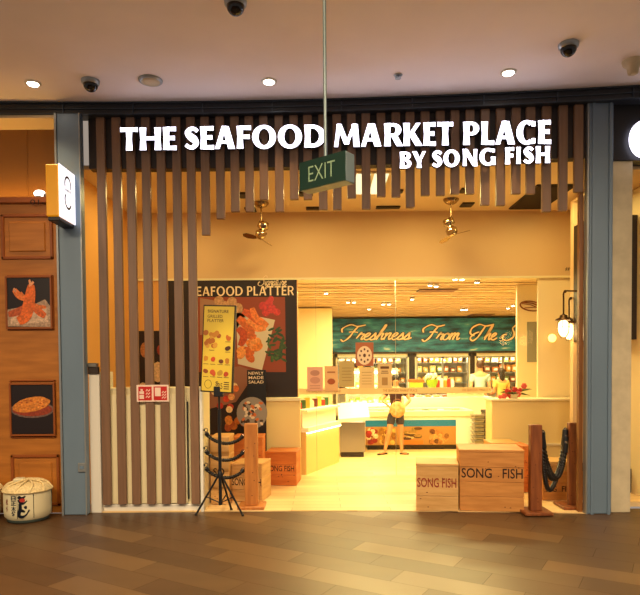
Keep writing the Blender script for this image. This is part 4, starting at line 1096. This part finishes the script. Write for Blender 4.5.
# =================================================================== BRIGHT OPEN CASE + ISLAND
Yo = 12.35
a, b = at(336, 366, Yo), at(398, 420, Yo)
oc = thing('open_chiller', 'brightly lit white open chiller case behind the walking woman', 'chiller', ((a.x + b.x) / 2, Yo + .2, .006))
mb = MB(M_wshelf); x0, x1 = a.x + .2, b.x; H = 1.5
mb.box(x0, x1, Yo + .35, Yo + .42, .006, H); mb.box(x0, x0 + .04, Yo, Yo + .35, .006, H); mb.box(x1 - .04, x1, Yo, Yo + .35, .006, H); mb.box(x0, x1, Yo, Yo + .35, .006, .45); mb.box(x0, x1, Yo, Yo + .35, H, H + .05)
obj('cabinet', mb, oc)
for z in (.8, 1.12):
    mb = MB(M_wshelf); mb.box(x0 + .04, x1 - .04, Yo + .03, Yo + .35, z, z + .02); s_ = obj('shelf', mb, oc); mb = MB(M_led); mb.box(x0 + .04, x1 - .04, Yo + .0, Yo + .02, z - .02, z + .03); obj('light_strip', mb, s_)
mb = MB(M_led); mb.box(x0 + .04, x1 - .04, Yo + .02, Yo + .08, H - .05, H - .005); obj('light_strip', mb, oc)
for j, z in enumerate((.451, .821, 1.141)):
    for k_ in range(7):
        x = x0 + .08 + k_ * (x1 - x0 - .2) / 7; cc = ['f0d860', 'e8e0c8', 'c8a030', '7c9c3c', 'e0c080'][(k_ + j * 2) % 5]
        mb = MB(mat('pk_' + cc, cc, .4)); mb.box(x, x + .1, Yo + .1, Yo + .2, z, z + .1 + .03 * (k_ % 2), .012); mb.use(M_wshelf); mb.box(x + .02, x + .08, Yo + .098, Yo + .1, z + .03, z + .07)
        tag(obj('chilled_pack', mb), 'small chilled pack on a shelf of the bright open chiller', 'package', 'packs in the open chiller')
# second low case right of the service counter
p0_ = at(337, 408, 10.6)
sc2 = thing('tilted_display', 'small tilted glass display of chilled food beside the service counter end', 'display case', (.5, 10.7, .006))
mb = MB(M_steel); mb.box(.34, .78, 10.45, 10.95, .1, .62); mb.use(M_dark); mb.box(.36, .76, 10.5, 10.93, .006, .1); obj('body', mb, sc2)
mb = MB(M_wshelf); mb.add([(.32, 10.42, .62), (.86, 10.42, .66), (.86, 10.98, .9), (.32, 10.98, .86), (.32, 10.42, .68), (.86, 10.42, .72), (.86, 10.98, .96), (.32, 10.98, .92)], [(0, 1, 2, 3), (4, 5, 6, 7), (0, 1, 5, 4), (1, 2, 6, 5), (2, 3, 7, 6), (3, 0, 4, 7)]); obj('tray', mb, sc2)
# island case
Yi = 12.3
a, b = at(404, 388, Yi), at(492, 412, Yi)
ic = thing('glass_display_case', 'long white glass topped display case with a lettered front before the shoppers', 'display case', ((a.x + b.x) / 2, Yi + .3, .006))
mb = MB(M_wshelf); mb.box(a.x, b.x, Yi, Yi + .6, .006, .95, .01); obj('body', mb, ic)
mb = MB(M_glass); mb.box(a.x + .02, b.x - .02, Yi + .01, Yi + .02, .95, 1.14); mb.box(a.x + .02, b.x - .02, Yi + .01, Yi + .5, 1.14, 1.15); obj('glass', mb, ic)
mb = MB(M_led); mb.box(a.x + .05, b.x - .05, Yi + .45, Yi + .5, 1.09, 1.13); obj('light_strip', mb, ic)
mb = MB(M_cream); q = at(447, 391, Yi); mb.box(q.x, q.x + .75, Yi - .02, Yi, .96, 1.12); put_text(mb, 'THE SEAFOOD MARKET PLACE', q.x + .04, 1.0, .67, .06, Yi - .022, mat('band_ink', 'a87a30', .6)); obj('front_sign', mb, ic)
for k_ in range(9):
    x = a.x + .1 + k_ * .18; cc = ['c84a20', 'f0e0c0', 'd89038', 'e8a870'][k_ % 4]
    mb = MB(mat('pk_' + cc, cc, .4)); mb.box(x, x + .13, Yi + .12, Yi + .3, .951, .99, .015)
    tag(obj('seafood_tray', mb), 'tray of seafood inside the long glass display case', 'tray', 'seafood trays in the glass case')
# orange box and green bowl with white flowers on case
q = at(417, 385, 12.4)
t = thing('orange_display_box', 'orange and yellow display box standing on the long glass case', 'box', (q.x, 12.45, 1.151))
mb = MB(mat('box_orange', 'd85a18', .5)); mb.box(at(409, 384, 12.4).x, at(424, 384, 12.4).x, 12.35, 12.55, 1.26, 1.32, .005); obj('lid', mb, t)
mb = MB(mat('box_yellow', 'c8b030', .5)); mb.box(at(410, 384, 12.4).x, at(423, 384, 12.4).x, 12.36, 12.54, 1.151, 1.26, .005); obj('body', mb, t)
q = at(432, 381, 12.4)
t = thing('green_planter', 'bright green bowl of white flowers on the long glass case', 'planter', (q.x, 12.4, 1.151))
mb = MB(mat('bowl_green', '8cac18', .4)); mb.lathe([(.08, 0), (.12, .1), (.13, .16)], (q.x, 12.4, 1.151), 16); obj('bowl', mb, t)
mb = MB(mat('flower_white', 'f0ead8', .6)); rr = random.Random(3)
for k_ in range(12): mb.ball((q.x + rr.uniform(-.11, .11), 12.4 + rr.uniform(-.06, .06), 1.34 + rr.uniform(-.01, .08)), .035, 8)
obj('flowers', mb, t)
q = at(445, 381, 12.4)
t = thing('packet_display', 'small display of red and white packets beside the green bowl', 'packets', (q.x, 12.4, 1.151))
for k_ in range(5):
    mb = MB(mat('pk2_%d' % (k_ % 3), ['b8341c', 'f0e8d8', 'd8902c'][k_ % 3], .4)); x = q.x - .18 + k_ * .075; mb.box(x, x + .065, 12.37, 12.42, 1.151, 1.3 + .03 * (k_ % 2), .006); obj('packet', mb, t)

# =================================================================== PEOPLE
def skin(name, joints, edges, m, parent, root=0, sub=2):
    me = bpy.data.meshes.new(name); me.from_pydata([j[0] for j in joints], edges, [])
    o = bpy.data.objects.new('tmp', me); C.objects.link(o)
    sk = o.modifiers.new('s', 'SKIN'); 
    if not me.skin_vertices: me.skin_vertices.new()
    for i, j in enumerate(joints):
        r = j[1] if isinstance(j[1], tuple) else (j[1], j[1]); me.skin_vertices[0].data[i].radius = r
        me.skin_vertices[0].data[i].use_root = (i == root)
    sb = o.modifiers.new('b', 'SUBSURF'); sb.levels = sub; sb.render_levels = sub
    dg = bpy.context.evaluated_depsgraph_get(); dg.update()
    m2 = bpy.data.meshes.new_from_object(o.evaluated_get(dg))
    vs = [tuple(v.co) for v in m2.vertices]; fs_ = [tuple(p.vertices) for p in m2.polygons]
    bpy.data.objects.remove(o); bpy.data.meshes.remove(m2)
    mb = MB(m); mb.add(vs, fs_, True); return mb
M_skin = mat('skin', 'c98e62', .5); M_hair = mat('hair_dark', '21130d', .5); M_hair2 = mat('hair_brown', '3c2012', .5)
def person(loc, h, rz, label, pose, topc, botc, hairm, longhair=False, dress=False):
    k = h / 1.70
    t = thing('person', label, 'person', loc, rz=rz)
    V = lambda x, y, z: Vector((x * k, y * k, z * k))
    J = []; E = []
    def add(p, r): J.append((V(*p), (r[0] * k, r[1] * k) if isinstance(r, tuple) else r * k)); return len(J) - 1
    pel = add((0, 0, .93), (.13, .10)); wa = add((0, 0, 1.08), (.115, .09)); ch = add((0, 0, 1.26), (.14, .10)); sh = add((0, 0, 1.39), (.11, .075)); nk = add((0, 0, 1.46), .048)
    hd = add((0, -.01, 1.55), (.07, .085)); hd2 = add((0, -.005, 1.63), (.068, .08))
    E += [(pel, wa), (wa, ch), (ch, sh), (sh, nk), (nk, hd), (hd, hd2)]
    for s, key in ((-1, 'l'), (1, 'r')):
        hip = (s * .085, 0, .86); kn, an = pose['knee_' + key], pose['ankle_' + key]
        a = add(hip, .088); b = add(kn, .058); c = add(an, .036); d = add((an[0], an[1] - .0, an[2] - .04), .036); tt = pose.get('toe_' + key, (an[0], an[1] - .15, .03)); e = add(tt, .028)
        mid = add(tuple((kn[i] + an[i]) / 2 + (0, .02, .03)[i] for i in range(3)), .052)
        E += [(pel, a), (a, b), (b, mid), (mid, c), (c, d), (d, e)]
        el, wr = pose['elbow_' + key], pose['wrist_' + key]
        a = add((s * .17, 0, 1.37), .052); b = add(el, .038); c = add(wr, .026); E += [(sh, a), (a, b), (b, c)]
        dv = (Vector(wr) - Vector(el)).normalized(); pm = Vector(wr) + dv * .07; p_ = add(tuple(pm), (.036, .018)); E.append((c, p_))
        side = dv.cross(Vector((0, 1, 0))); side = side.normalized() if side.length > .1 else Vector((1, 0, 0))
        for f_ in range(4):
            o_ = side * (-.026 + .0175 * f_); q1 = add(tuple(pm + dv * .035 + o_), .009); q2 = add(tuple(pm + dv * (.085 - .008 * abs(f_ - 1.5)) + o_ + Vector((0, -.012, 0))), .007); E += [(p_, q1), (q1, q2)]
        q1 = add(tuple(Vector(wr) + dv * .05 + side * s * .045 + Vector((0, -.015, 0))), .009); E.append((c, q1))
    mb = skin('body', J, E, M_skin, t)
    # face
    mb.ball(V(0, -.105, 1.575), .014 * k, 8, (1, 1.2, 1.4)); mb.ball(V(-.078, 0, 1.58), .022 * k, 8, (.4, .8, 1.3)); mb.ball(V(.078, 0, 1.58), .022 * k, 8, (.4, .8, 1.3))
    mb.use(M_hair)
    for s in (-1, 1): mb.ball(V(s * .03, -.092, 1.60), .009 * k, 6, (1.3, .6, .8))
    mb.use(mat('lips', '9c4a3c', .5)); mb.ball(V(0, -.094, 1.535), .012 * k, 6, (1.8, .5, .5))
    obj('body', mb, t, True)
    mb = MB(hairm); mb.ball(V(0, .018, 1.625), .1 * k, 18, (.88, .98, .98))
    if longhair: mb.ball(V(0, .06, 1.52), .085 * k, 14, (.9, .6, 1.6)); 
    obj('hair', mb, t, True)
    # top
    TJ = [(V(0, 0, .97), (.142 * k, .112 * k)), (V(0, 0, 1.1), (.128 * k, .105 * k)), (V(0, 0, 1.27), (.155 * k, .115 * k)), (V(0, 0, 1.385), (.125 * k, .088 * k))]; TE = [(0, 1), (1, 2), (2, 3)]
    for s, key in ((-1, 'l'), (1, 'r')):
        i = len(TJ); el = Vector(pose['elbow_' + key]); shd = Vector((s * .17, 0, 1.37)); m_ = shd.lerp(el, .55)
        TJ += [(V(*shd), .066 * k), (V(*m_), .058 * k)]; TE += [(3, i), (i, i + 1)]
    obj('shirt', skin('shirt', TJ, TE, topc, t, 1), t, True)
    BJ = [(V(0, 0, 1.0), (.135 * k, .11 * k)), (V(0, 0, .91), (.15 * k, .12 * k))]; BE = [(0, 1)]
    ln = pose.get('leg_cover', .5)
    for s, key in ((-1, 'l'), (1, 'r')):
        i = len(BJ); hip = Vector((s * .085, 0, .85)); kn = Vector(pose['knee_' + key]); an = Vector(pose['ankle_' + key])
        if ln <= 1: BJ += [(V(*hip), .104 * k), (V(*hip.lerp(kn, ln)), .092 * k)]; BE += [(1, i), (i, i + 1)]
        else: BJ += [(V(*hip), .1 * k), (V(*kn), .072 * k), (V(*kn.lerp(an, .9)), .055 * k)]; BE += [(1, i), (i, i + 1), (i + 1, i + 2)]
    obj('shorts' if ln <= 1 else 'trousers', skin('b', BJ, BE, botc, t, 0), t, True)
    mb = MB(mat('shoe', '2c1c14', .5))
    for key in 'lr':
        an = pose['ankle_' + key]; tt = pose.get('toe_' + key, (an[0], an[1] - .15, .03)); 
        mb.tube([V(an[0] * 1.0 - (tt[0] - an[0]) * .35, an[1] - (tt[1] - an[1]) * .35, max(.012, an[2] - .075)), V(tt[0] + (tt[0] - an[0]) * .3, tt[1] + (tt[1] - an[1]) * .3, .012)], .018 * k, 8)
    obj('shoes', mb, t, True)
    return t, V
pz = fl(396, 455)
tw, V = person((pz.x, pz.y, .008), 1.43, 0, 'woman in a dark top and dark shorts walking past the chest freezer', {
    'knee_l': (-.15, -.06, .48), 'ankle_l': (-.23, .02, .10), 'toe_l': (-.36, -.03, .03), 'knee_r': (.10, -.03, .47), 'ankle_r': (.13, .05, .08), 'toe_r': (.24, .0, .03),
    'elbow_l': (-.30, -.05, 1.16), 'wrist_l': (-.14, -.22, 1.03), 'elbow_r': (.30, -.05, 1.16), 'wrist_r': (.14, -.22, 1.03), 'leg_cover': .62}, mat('top_dark', '3c1812', .7), mat('shorts_dark', '3a3440', .7), M_hair, True)
bg = thing('tote_bag', 'round pale tan bag held in front by the walking woman', 'bag', (pz.x, pz.y - .17, .008))
mb = MB(mat('bag_tan', 'd8b070', .7, var=.3, scale=(18, 18, 18), col2='b08040')); mb.ball((pz.x, pz.y - .25, .835), .145, 18, (.95, .3, 1.0)); obj('body', mb, bg)
mb = MB(M_post); mb.tube(crom([(pz.x - .08, pz.y - .24, .9), (pz.x - .05, pz.y - .22, 1.0), (pz.x + .05, pz.y - .22, 1.0), (pz.x + .08, pz.y - .24, .9)]), .009, 6); obj('strap', mb, bg)
relax = {'knee_l': (-.09, 0, .48), 'ankle_l': (-.09, .02, .08), 'knee_r': (.09, 0, .48), 'ankle_r': (.09, .02, .08), 'elbow_l': (-.205, .02, 1.1), 'wrist_l': (-.15, -.2, 1.08), 'elbow_r': (.205, .02, 1.1), 'wrist_r': (.15, -.2, 1.08), 'leg_cover': 1.5}
q = at(481, 362, 13.05)
person((q.x, 13.12, .008), 1.69, R(180 - 8), 'taller shopper in a pale blue shirt seen from behind facing the fridge', relax, mat('shirt_blue', '9cb0a8', .7), mat('trouser_dark', '3a3028', .7), M_hair2)
q = at(502, 370, 13.05)
person((q.x, 13.12, .008), 1.52, R(180 + 15), 'shorter shopper in a yellow top with dark hair facing the right fridge', relax, mat('shirt_yellow', 'd8b860', .7), mat('trouser_dark', '3a3028', .7), M_hair, True)

# =================================================================== WALL LANTERNS
def lantern(px, py, Y, pyp, label):
    c = at(px, py, Y); zp = at(px, pyp, Y).z
    t = thing('pipe_wall_lamp', label, 'wall lamp', (3.85, Y, zp), 'pipe wall lamps beside the right pillar')
    mb = MB(M_pipe); r = .011; top = c.z + .14
    mb.tube(crom([(3.84, Y, zp), (c.x + .12, Y, zp), (c.x + .03, Y, zp), (c.x, Y, zp - .03), (c.x, Y, zp - .12), (c.x, Y, top)], 5), r, 8)
    mb.ball((c.x + .02, Y, zp - .005), .02, 8); mb.lathe([(.018, 0), (.018, .04)], (c.x, Y, top), 10); mb.lathe([(.04, 0), (.04, .012)], (3.828, Y, zp), 12, (1, 0, 0)); obj('pipe', mb, t)
    mb = MB(M_pipe); mb.lathe([(.02, .07), (.045, .06), (.05, .03), (.095, .015), (.1, 0), (.06, -.005)], (c.x, Y, top - .04), 20); sh_ = obj('cap', mb, t)
    mb = MB(M_pipe)
    for k_ in range(6):
        a = k_ * math.pi / 3; mb.tube([(c.x + .07 * s_ * math.cos(a), Y + .07 * s_ * math.sin(a), c.z + z_) for s_, z_ in ((1, .09), (1.08, .02), (.95, -.06), (.4, -.125))], .0035, 5)
    mb.tube([(c.x + .076 * math.cos(a), Y + .076 * math.sin(a), c.z + .01) for a in [2 * math.pi * i / 16 for i in range(17)]], .0035, 5); obj('cage', mb, t)
    mb = MB(M_bulb); mb.lathe([(.02, .1), (.055, .07), (.066, .01), (.055, -.06), (.03, -.1), (.005, -.115)], (c.x, Y, c.z), 18); obj('glass_globe', mb, t)
    L = bpy.data.lights.new('lamp_light', 'POINT'); L.energy = 5; L.color = (1, .62, .25); L.shadow_soft_size = .09
    lo = bpy.data.objects.new('lamp_light', L); C.objects.link(lo); lo.location = (c.x - .02, Y - .17, c.z - .05)
lantern(563.5, 328, 7.6, 291, 'front pipe lamp with a glowing caged globe beside the right pillar')
lantern(569, 331, 7.95, 298, 'rear pipe lamp partly behind the front caged lamp')
q = at(553.5, 338, YB - .1)  # added glowing globe, stands in for a lamp's reflection in the glass
t = thing('reflection_globe', 'small round glowing globe standing in for a lamp reflection left of the caged lamps', 'reflection', (q.x, YB, q.z))
mb = MB(mat('reflection_glow', 'fff0c0', .5, emit=2.2, ecol='ffd070')); mb.ball((q.x, YB - .05, q.z), .06, 14, (1, .6, 1)); obj('globe', mb, t)
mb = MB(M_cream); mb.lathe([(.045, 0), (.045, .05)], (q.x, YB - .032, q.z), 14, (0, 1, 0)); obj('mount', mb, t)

# =================================================================== CEILING FANS
def fan(px, py, label, tilt, sp, body):
    d = ray(px, py); p = EYE + d * ((ZV - EYE.z) / d.z); t = thing('gyro_fan', label, 'fan', tuple(p), 'chrome orbit fans in the entrance')
    p = Vector((p.x, p.y, ZV))
    mb = MB(M_brass); mb.lathe([(.03, -.075), (.07, -.055), (.105, -.015), (.105, -.002)], p, 22); obj('canopy', mb, t)
    mb = MB(M_brass); mb.tube([p + Vector((0, 0, -.07)), p + Vector((0, 0, -.27))], .009, 8); mb.ball(p + Vector((0, 0, -.26)), .02, 8); obj('rod', mb, t)
    ax = Vector(tilt).normalized(); c = p + Vector((body, 0, -.40))
    mb = MB(M_chrome); mb.tube([p + Vector((0, 0, -.26)), p + Vector((.03, 0, -.29)), c - ax * .12], .012, 8)
    mb.lathe([(.03, -.15), (.07, -.14), (.078, -.07), (.045, -.055), (.05, -.02), (.075, .0), (.075, .05), (.045, .09), (.01, .1)], c, 18, ax); obj('motor', mb, t)
    q = ax.to_track_quat('Z', 'Y').to_matrix()
    for k_ in range(3):
        a = sp + k_ * 2.094; mb = MB(M_brass); pts = []
        for (r_, w_) in ((.03, .015), (.09, .035), (.18, .045), (.24, .02)):
            pts.append((r_, w_))
        vs = []
        for (r_, w_) in pts:
            for s_ in (-1, 1):
                for h_ in (-.002, .002):
                    l = Vector((r_ * math.cos(a) - s_ * w_ * math.sin(a), r_ * math.sin(a) + s_ * w_ * math.cos(a), s_ * w_ * .35 + h_)); vs.append(c + ax * .08 + q @ l)
        fs_ = []
        for i in range(3):
            b_ = i * 4; fs_ += [(b_, b_ + 4, b_ + 6, b_ + 2), (b_ + 1, b_ + 3, b_ + 7, b_ + 5), (b_, b_ + 1, b_ + 5, b_ + 4), (b_ + 2, b_ + 6, b_ + 7, b_ + 3)]
        fs_ += [(0, 2, 3, 1), (12, 13, 15, 14)]
        mb.add(vs, fs_); obj('blade', mb, t)
fan(261, 202.5, 'left chrome orbit fan hanging before the tan bulkhead', (-.25, -.2, -1), .3, 0.0)
fan(451, 199, 'right chrome orbit fan hanging before the tan bulkhead', (.3, -.15, -1), 1.0, 0.0)

# =================================================================== VESTIBULE CEILING FITTINGS
def ceil_rect(name, pxa, pya, pxb, pyb, label, cat, m, m2=None, zz=ZV, group=None, slots=0, th=.02):
    def cp(px, py): d = ray(px, py); return EYE + d * ((zz - EYE.z) / d.z)
    a, b = cp(pxa, pya), cp(pxb, pyb); y0, y1 = sorted((a.y, b.y)); xm0 = cp(pxa, (pya + pyb) / 2).x; xm1 = cp(pxb, (pya + pyb) / 2).x
    t = thing(name, label, cat, ((xm0 + xm1) / 2, (y0 + y1) / 2, zz), group)
    mb = MB(m2 or M_dark); mb.box(xm0, xm1, y0, y1, zz - th, zz - .001, .004); obj('frame', mb, t)
    mb = MB(m)
    if slots:
        w = (xm1 - xm0) / slots
        for k_ in range(slots): mb.box(xm0 + w * k_ + w * .1, xm0 + w * (k_ + 1) - w * .1, y0 + .03, y1 - .03, zz - th - .006, zz - th)
    else: mb.box(xm0 + .015, xm1 - .015, y0 + .015, y1 - .015, zz - th - .005, zz - th)
    obj('panel', mb, t); return t
ceil_rect('fluorescent_panel', 353, 193, 387, 171, 'pale green fluorescent ceiling panel seen between the hanging slats', 'ceiling light', M_tube, M_cream, slots=2)
ceil_rect('access_opening', 523, 208, 560, 184, 'large dark opening in the entrance ceiling behind the right slats', 'opening', mat('opening_dark', '24140c', .9), M_dark)
for i, (x0_, y0_, x1_, y1_, lab) in enumerate(((239, 197, 247, 192, 'dark recessed spotlight left of the left fan'), (245, 211, 256, 207, 'dark recessed spotlight just left of the left fan stem'), (299, 195, 313, 191, 'dark slot spotlight left of the EXIT sign foot'), (306, 209, 320, 206.5, 'dark slot spotlight in front of the bulkhead below the EXIT sign'), (376, 207.8, 400, 205.5, 'long thin dark slot spotlight between the two fans'), (397, 192, 403, 189, 'small dark spotlight right of the fluorescent panel'), (460, 192, 466, 187.5, 'small dark spotlight upper right of the right fan'), (461, 206, 473, 202, 'dark twin spotlight right of the right fan'))):
    ceil_rect('recessed_spotlight', x0_, y0_, x1_, y1_, lab, 'spotlight', M_pblack, M_dark, group='recessed spotlights in the entrance ceiling')

# =================================================================== SHOP CEILING LAMPS
def ceil_pt(px, py, zz): d = ray(px, py); return EYE + d * ((zz - EYE.z) / d.z)
spots = [(348, 302), (354, 302), (369, 309), (383, 304), (389, 304), (430, 285), (436, 286), (455, 279), (462, 279), (477, 282), (462, 309.5), (466, 309.5), (508, 308), (513, 305.5), (412, 299), (326, 293)]
for i, (x, y) in enumerate(spots):
    p = ceil_pt(x, y, 2.85)
    t = thing('track_spotlight', 'small glowing round spotlight under the slatted wooden shop ceiling', 'spotlight', (p.x, p.y, 2.89), 'spotlights under the shop ceiling')
    mb = MB(M_white); mb.lathe([(.035, .0), (.045, .04), (.02, .05)], (p.x, p.y, 2.84), 12); obj('housing', mb, t)
    mb = MB(M_down); mb.lathe([(.03, -.004), (.032, .0)], (p.x, p.y, 2.838), 12); obj('lens', mb, t)
for (x0_, y0_, x1_, y1_, lab) in ((418, 291, 456, 288, 'dark slim air vent set in the middle of the wooden ceiling'), (470, 315.5, 492, 313.5, 'pale slim air vent at the far end of the wooden ceiling')):
    ceil_rect('air_vent', x0_, y0_, x1_, y1_, lab, 'vent', M_jamb, M_dark, zz=2.888)

# =================================================================== MALL CEILING FITTINGS
def down(px, py, label):
    p = ceil_pt(px, py, ZC); t = thing('downlight', label, 'downlight', (p.x, p.y, ZC), 'round downlights in the mall ceiling')
    mb = MB(M_white); mb.lathe([(.06, -.012), (.078, -.008), (.08, -.001)], p, 22); obj('trim_ring', mb, t)
    mb = MB(M_down); mb.lathe([(.052, -.018), (.055, -.0125)], p, 20); obj('lens', mb, t)
    return p
dl = [down(33, 83, 'leftmost glowing round downlight in the mall ceiling'), down(269, 81, 'middle glowing round downlight in the mall ceiling'), down(508.5, 72, 'rightmost glowing round downlight in the mall ceiling')]
def dome(px, py, label, r=.075):
    p = ceil_pt(px, py, ZC); t = thing('dome_camera', label, 'security camera', (p.x, p.y, ZC), 'dome cameras on the mall ceiling')
    mb = MB(M_strip); mb.lathe([(r * .95, -.04), (r * 1.15, -.03), (r * 1.2, -.001)], p, 24); obj('base', mb, t)
    mb = MB(mat('dome_black', '0c0c0e', .1)); pr = [(r * .95 * math.cos(a), -.04 - r * .95 * math.sin(a)) for a in [i * math.pi / 2 / 8 for i in range(9)]]; pr[-1] = (.002, pr[-1][1]); mb.lathe(pr[::-1], p, 24); obj('dome', mb, t)
dome(235.5, 1, 'dome camera at the top edge of the picture left of the hanging rod'); dome(90.5, 80.5, 'dome camera above the left grey pillar'); dome(568.5, 44, 'dome camera on the ceiling above the right grey pillar')
p = ceil_pt(633, 61, ZC)
t = thing('ceiling_sensor', 'cream cone shaped ceiling sensor cut off at the right edge', 'sensor', (p.x, p.y, ZC))
mb = MB(M_conc); mb.lathe([(.02, -.13), (.045, -.12), (.055, -.06), (.09, -.03), (.1, -.001)], p, 20); obj('housing', mb, t)
p = ceil_pt(150.5, 80, ZC)
t = thing('ceiling_speaker', 'flat round grey ceiling speaker between the left camera and the middle downlight', 'speaker', (p.x, p.y, ZC))
mb = MB(M_strip); mb.lathe([(.1, -.02), (.115, -.015), (.12, -.001)], p, 24); obj('rim', mb, t); mb = MB(M_conc); mb.lathe([(.05, -.026), (.09, -.024), (.092, -.018)], p, 24); obj('grille', mb, t)
p = ceil_pt(398, 75, ZC)
t = thing('sprinkler', 'tiny sprinkler head in the ceiling right of the EXIT rod', 'sprinkler', (p.x, p.y, ZC))
mb = MB(M_strip); mb.lathe([(.035, -.008), (.045, -.001)], p, 16); mb.lathe([(.012, -.03), (.01, -.008)], p, 8); mb.lathe([(.03, -.036), (.03, -.03)], p, 14); obj('head', mb, t)

# =================================================================== EXIT SIGN
def endpoint(px, pt_, Y): return at(px, pt_, Y)
Lp = at(299.5, 175, 4.0); Rp = at(345.5, 168, 3.77)
ctr = (Lp + Rp) / 2; yaw = math.atan2(Rp.y - Lp.y, Rp.x - Lp.x); ln_ = (Vector((Rp.x, Rp.y)) - Vector((Lp.x, Lp.y))).length
zt = at(299.5, 160.8, 4.0).z - .015; zb = zt - .185
ex = thing('exit_sign', 'dark green EXIT sign hanging from the mall ceiling on a thin rod', 'sign', (ctr.x, ctr.y, zb))
ME = Matrix.Translation((ctr.x, ctr.y, zb)) @ Matrix.Rotation(yaw, 4, 'Z')
def le(mb): mb.v = [tuple(ME @ Vector(v)) for v in mb.v]; return mb
M_eg = mat('exit_green', '05231a', .4, emit=.03, ecol='0a6a40'); M_ef = mat('exit_case', '6c7c80', .4, metal=.3)
mb = MB(M_ef); mb.box(-ln_ / 2, ln_ / 2, .004, .1, 0, .185, .004); obj('housing', le(mb), ex)
mb = MB(M_eg); mb.box(-ln_ / 2 + .0, ln_ / 2 - .0, -.002, .004, .0, .185); obj('face', le(mb), ex)
mb = MB(mat('exit_text', '7c9070', .5, emit=.08, ecol='a8c090')); put_text(mb, 'EXIT', -.108, .045, .215, .098, -.0035, None, offset=-.01); obj('lettering', le(mb), ex)
mb = MB(M_ef); rx = at(325.5, 155, ctr.y + .03); mb.tube([(rx.x, ctr.y + .04, zt - .01), (rx.x, ctr.y + .04, ZC - .001)], .011, 8); mb.lathe([(.04, -.03), (.05, -.001)], (rx.x, ctr.y + .04, ZC), 14); obj('rod', mb, ex)

# right neighbour's round sign
c = at(642, 140, 6.39)
t = thing('round_lightbox_sign', 'glowing white round sign cut off at the upper right edge', 'sign', (c.x, 6.39, c.z - .13))
mb = MB(M_sign); mb.ell(c.x, c.z, .145, .19, 6.34, 6.38, 30); obj('face', mb, t); mb = MB(M_black); mb.ell(c.x, c.z, .12, .15, 6.38, 6.4, 30); obj('mount', mb, t)

# =================================================================== LIGHTS
def area(x, y, z, sx, sy, e, c, rot=(0, 0, 0), name='area_light', spread=180):
    L = bpy.data.lights.new(name, 'AREA'); L.shape = 'RECTANGLE'; L.size = sx; L.size_y = sy; L.energy = e; L.color = c; L.spread = R(spread)
    o = bpy.data.objects.new(name, L); C.objects.link(o); o.location = (x, y, z); o.rotation_euler = rot; return o
def spot(x, y, z, e, c, ang=70, blend=.8, rot=(0, 0, 0), size=.05):
    L = bpy.data.lights.new('spot_light', 'SPOT'); L.energy = e; L.color = c; L.spot_size = R(ang); L.spot_blend = blend; L.shadow_soft_size = size
    o = bpy.data.objects.new('spot_light', L); C.objects.link(o); o.location = (x, y, z); o.rotation_euler = rot; return o
WARM = (1, .83, .33)
for (x, y) in ((.3, 10), (2.4, 10.2), (1.2, 11.9), (3.2, 12.2), (.9, 9.0)): area(x, y, 2.83, 1.2, .6, 85, WARM)
area(2.5, 13.2, 2.8, 3.5, .3, 70, (1, .76, .35))
for (x, y) in ((-1.9, 7.5), (-.2, 7.6), (1.4, 7.6), (3.0, 7.6)): area(x, y, ZV - .04, .35, .35, 18, (1, .73, .26))
# mall
MW = (1, .70, .38)
for p in dl: spot(p.x, p.y, ZC - .04, 60, MW, 95, .9)
for x in (-3, 0, 3):
    for y in (3.8, .5): spot(x, y, ZC - .04, 60, MW, 110, .9)
for x in (-3.2, 0, 3.2): area(x, 1.6, ZC - .12, 2.2, .5, 95, (1, .76, .48), (R(36), 0, 0), name='facade_fill', spread=105)  # added fill lights, out of view, tilted to brighten the shopfront
# cove behind the left ledge
area(-3.9, 6.74, zl2 + .02, 2.0, .06, 7, (1, .55, .12), (R(180), 0, 0))
spot(-1.0, 5.0, 4.4, 330, (1, .82, .5), 18, .5, (R(22), 0, 0))
for px in (372, 442, 502): area(at(px, 370, 15.8).x, 15.79, 1.8, 1.3, .08, 22, (1, .86, .55), (R(-35), 0, 0), name='fridge_light')
area(4.3, 7.2, 3.68, .5, .5, 25, (1, .6, .2))
wd = bpy.data.worlds.new('world'); S.world = wd; wd.use_nodes = True
wd.node_tree.nodes['Background'].inputs['Color'].default_value = (1, .82, .68, 1); wd.node_tree.nodes['Background'].inputs['Strength'].default_value = .34
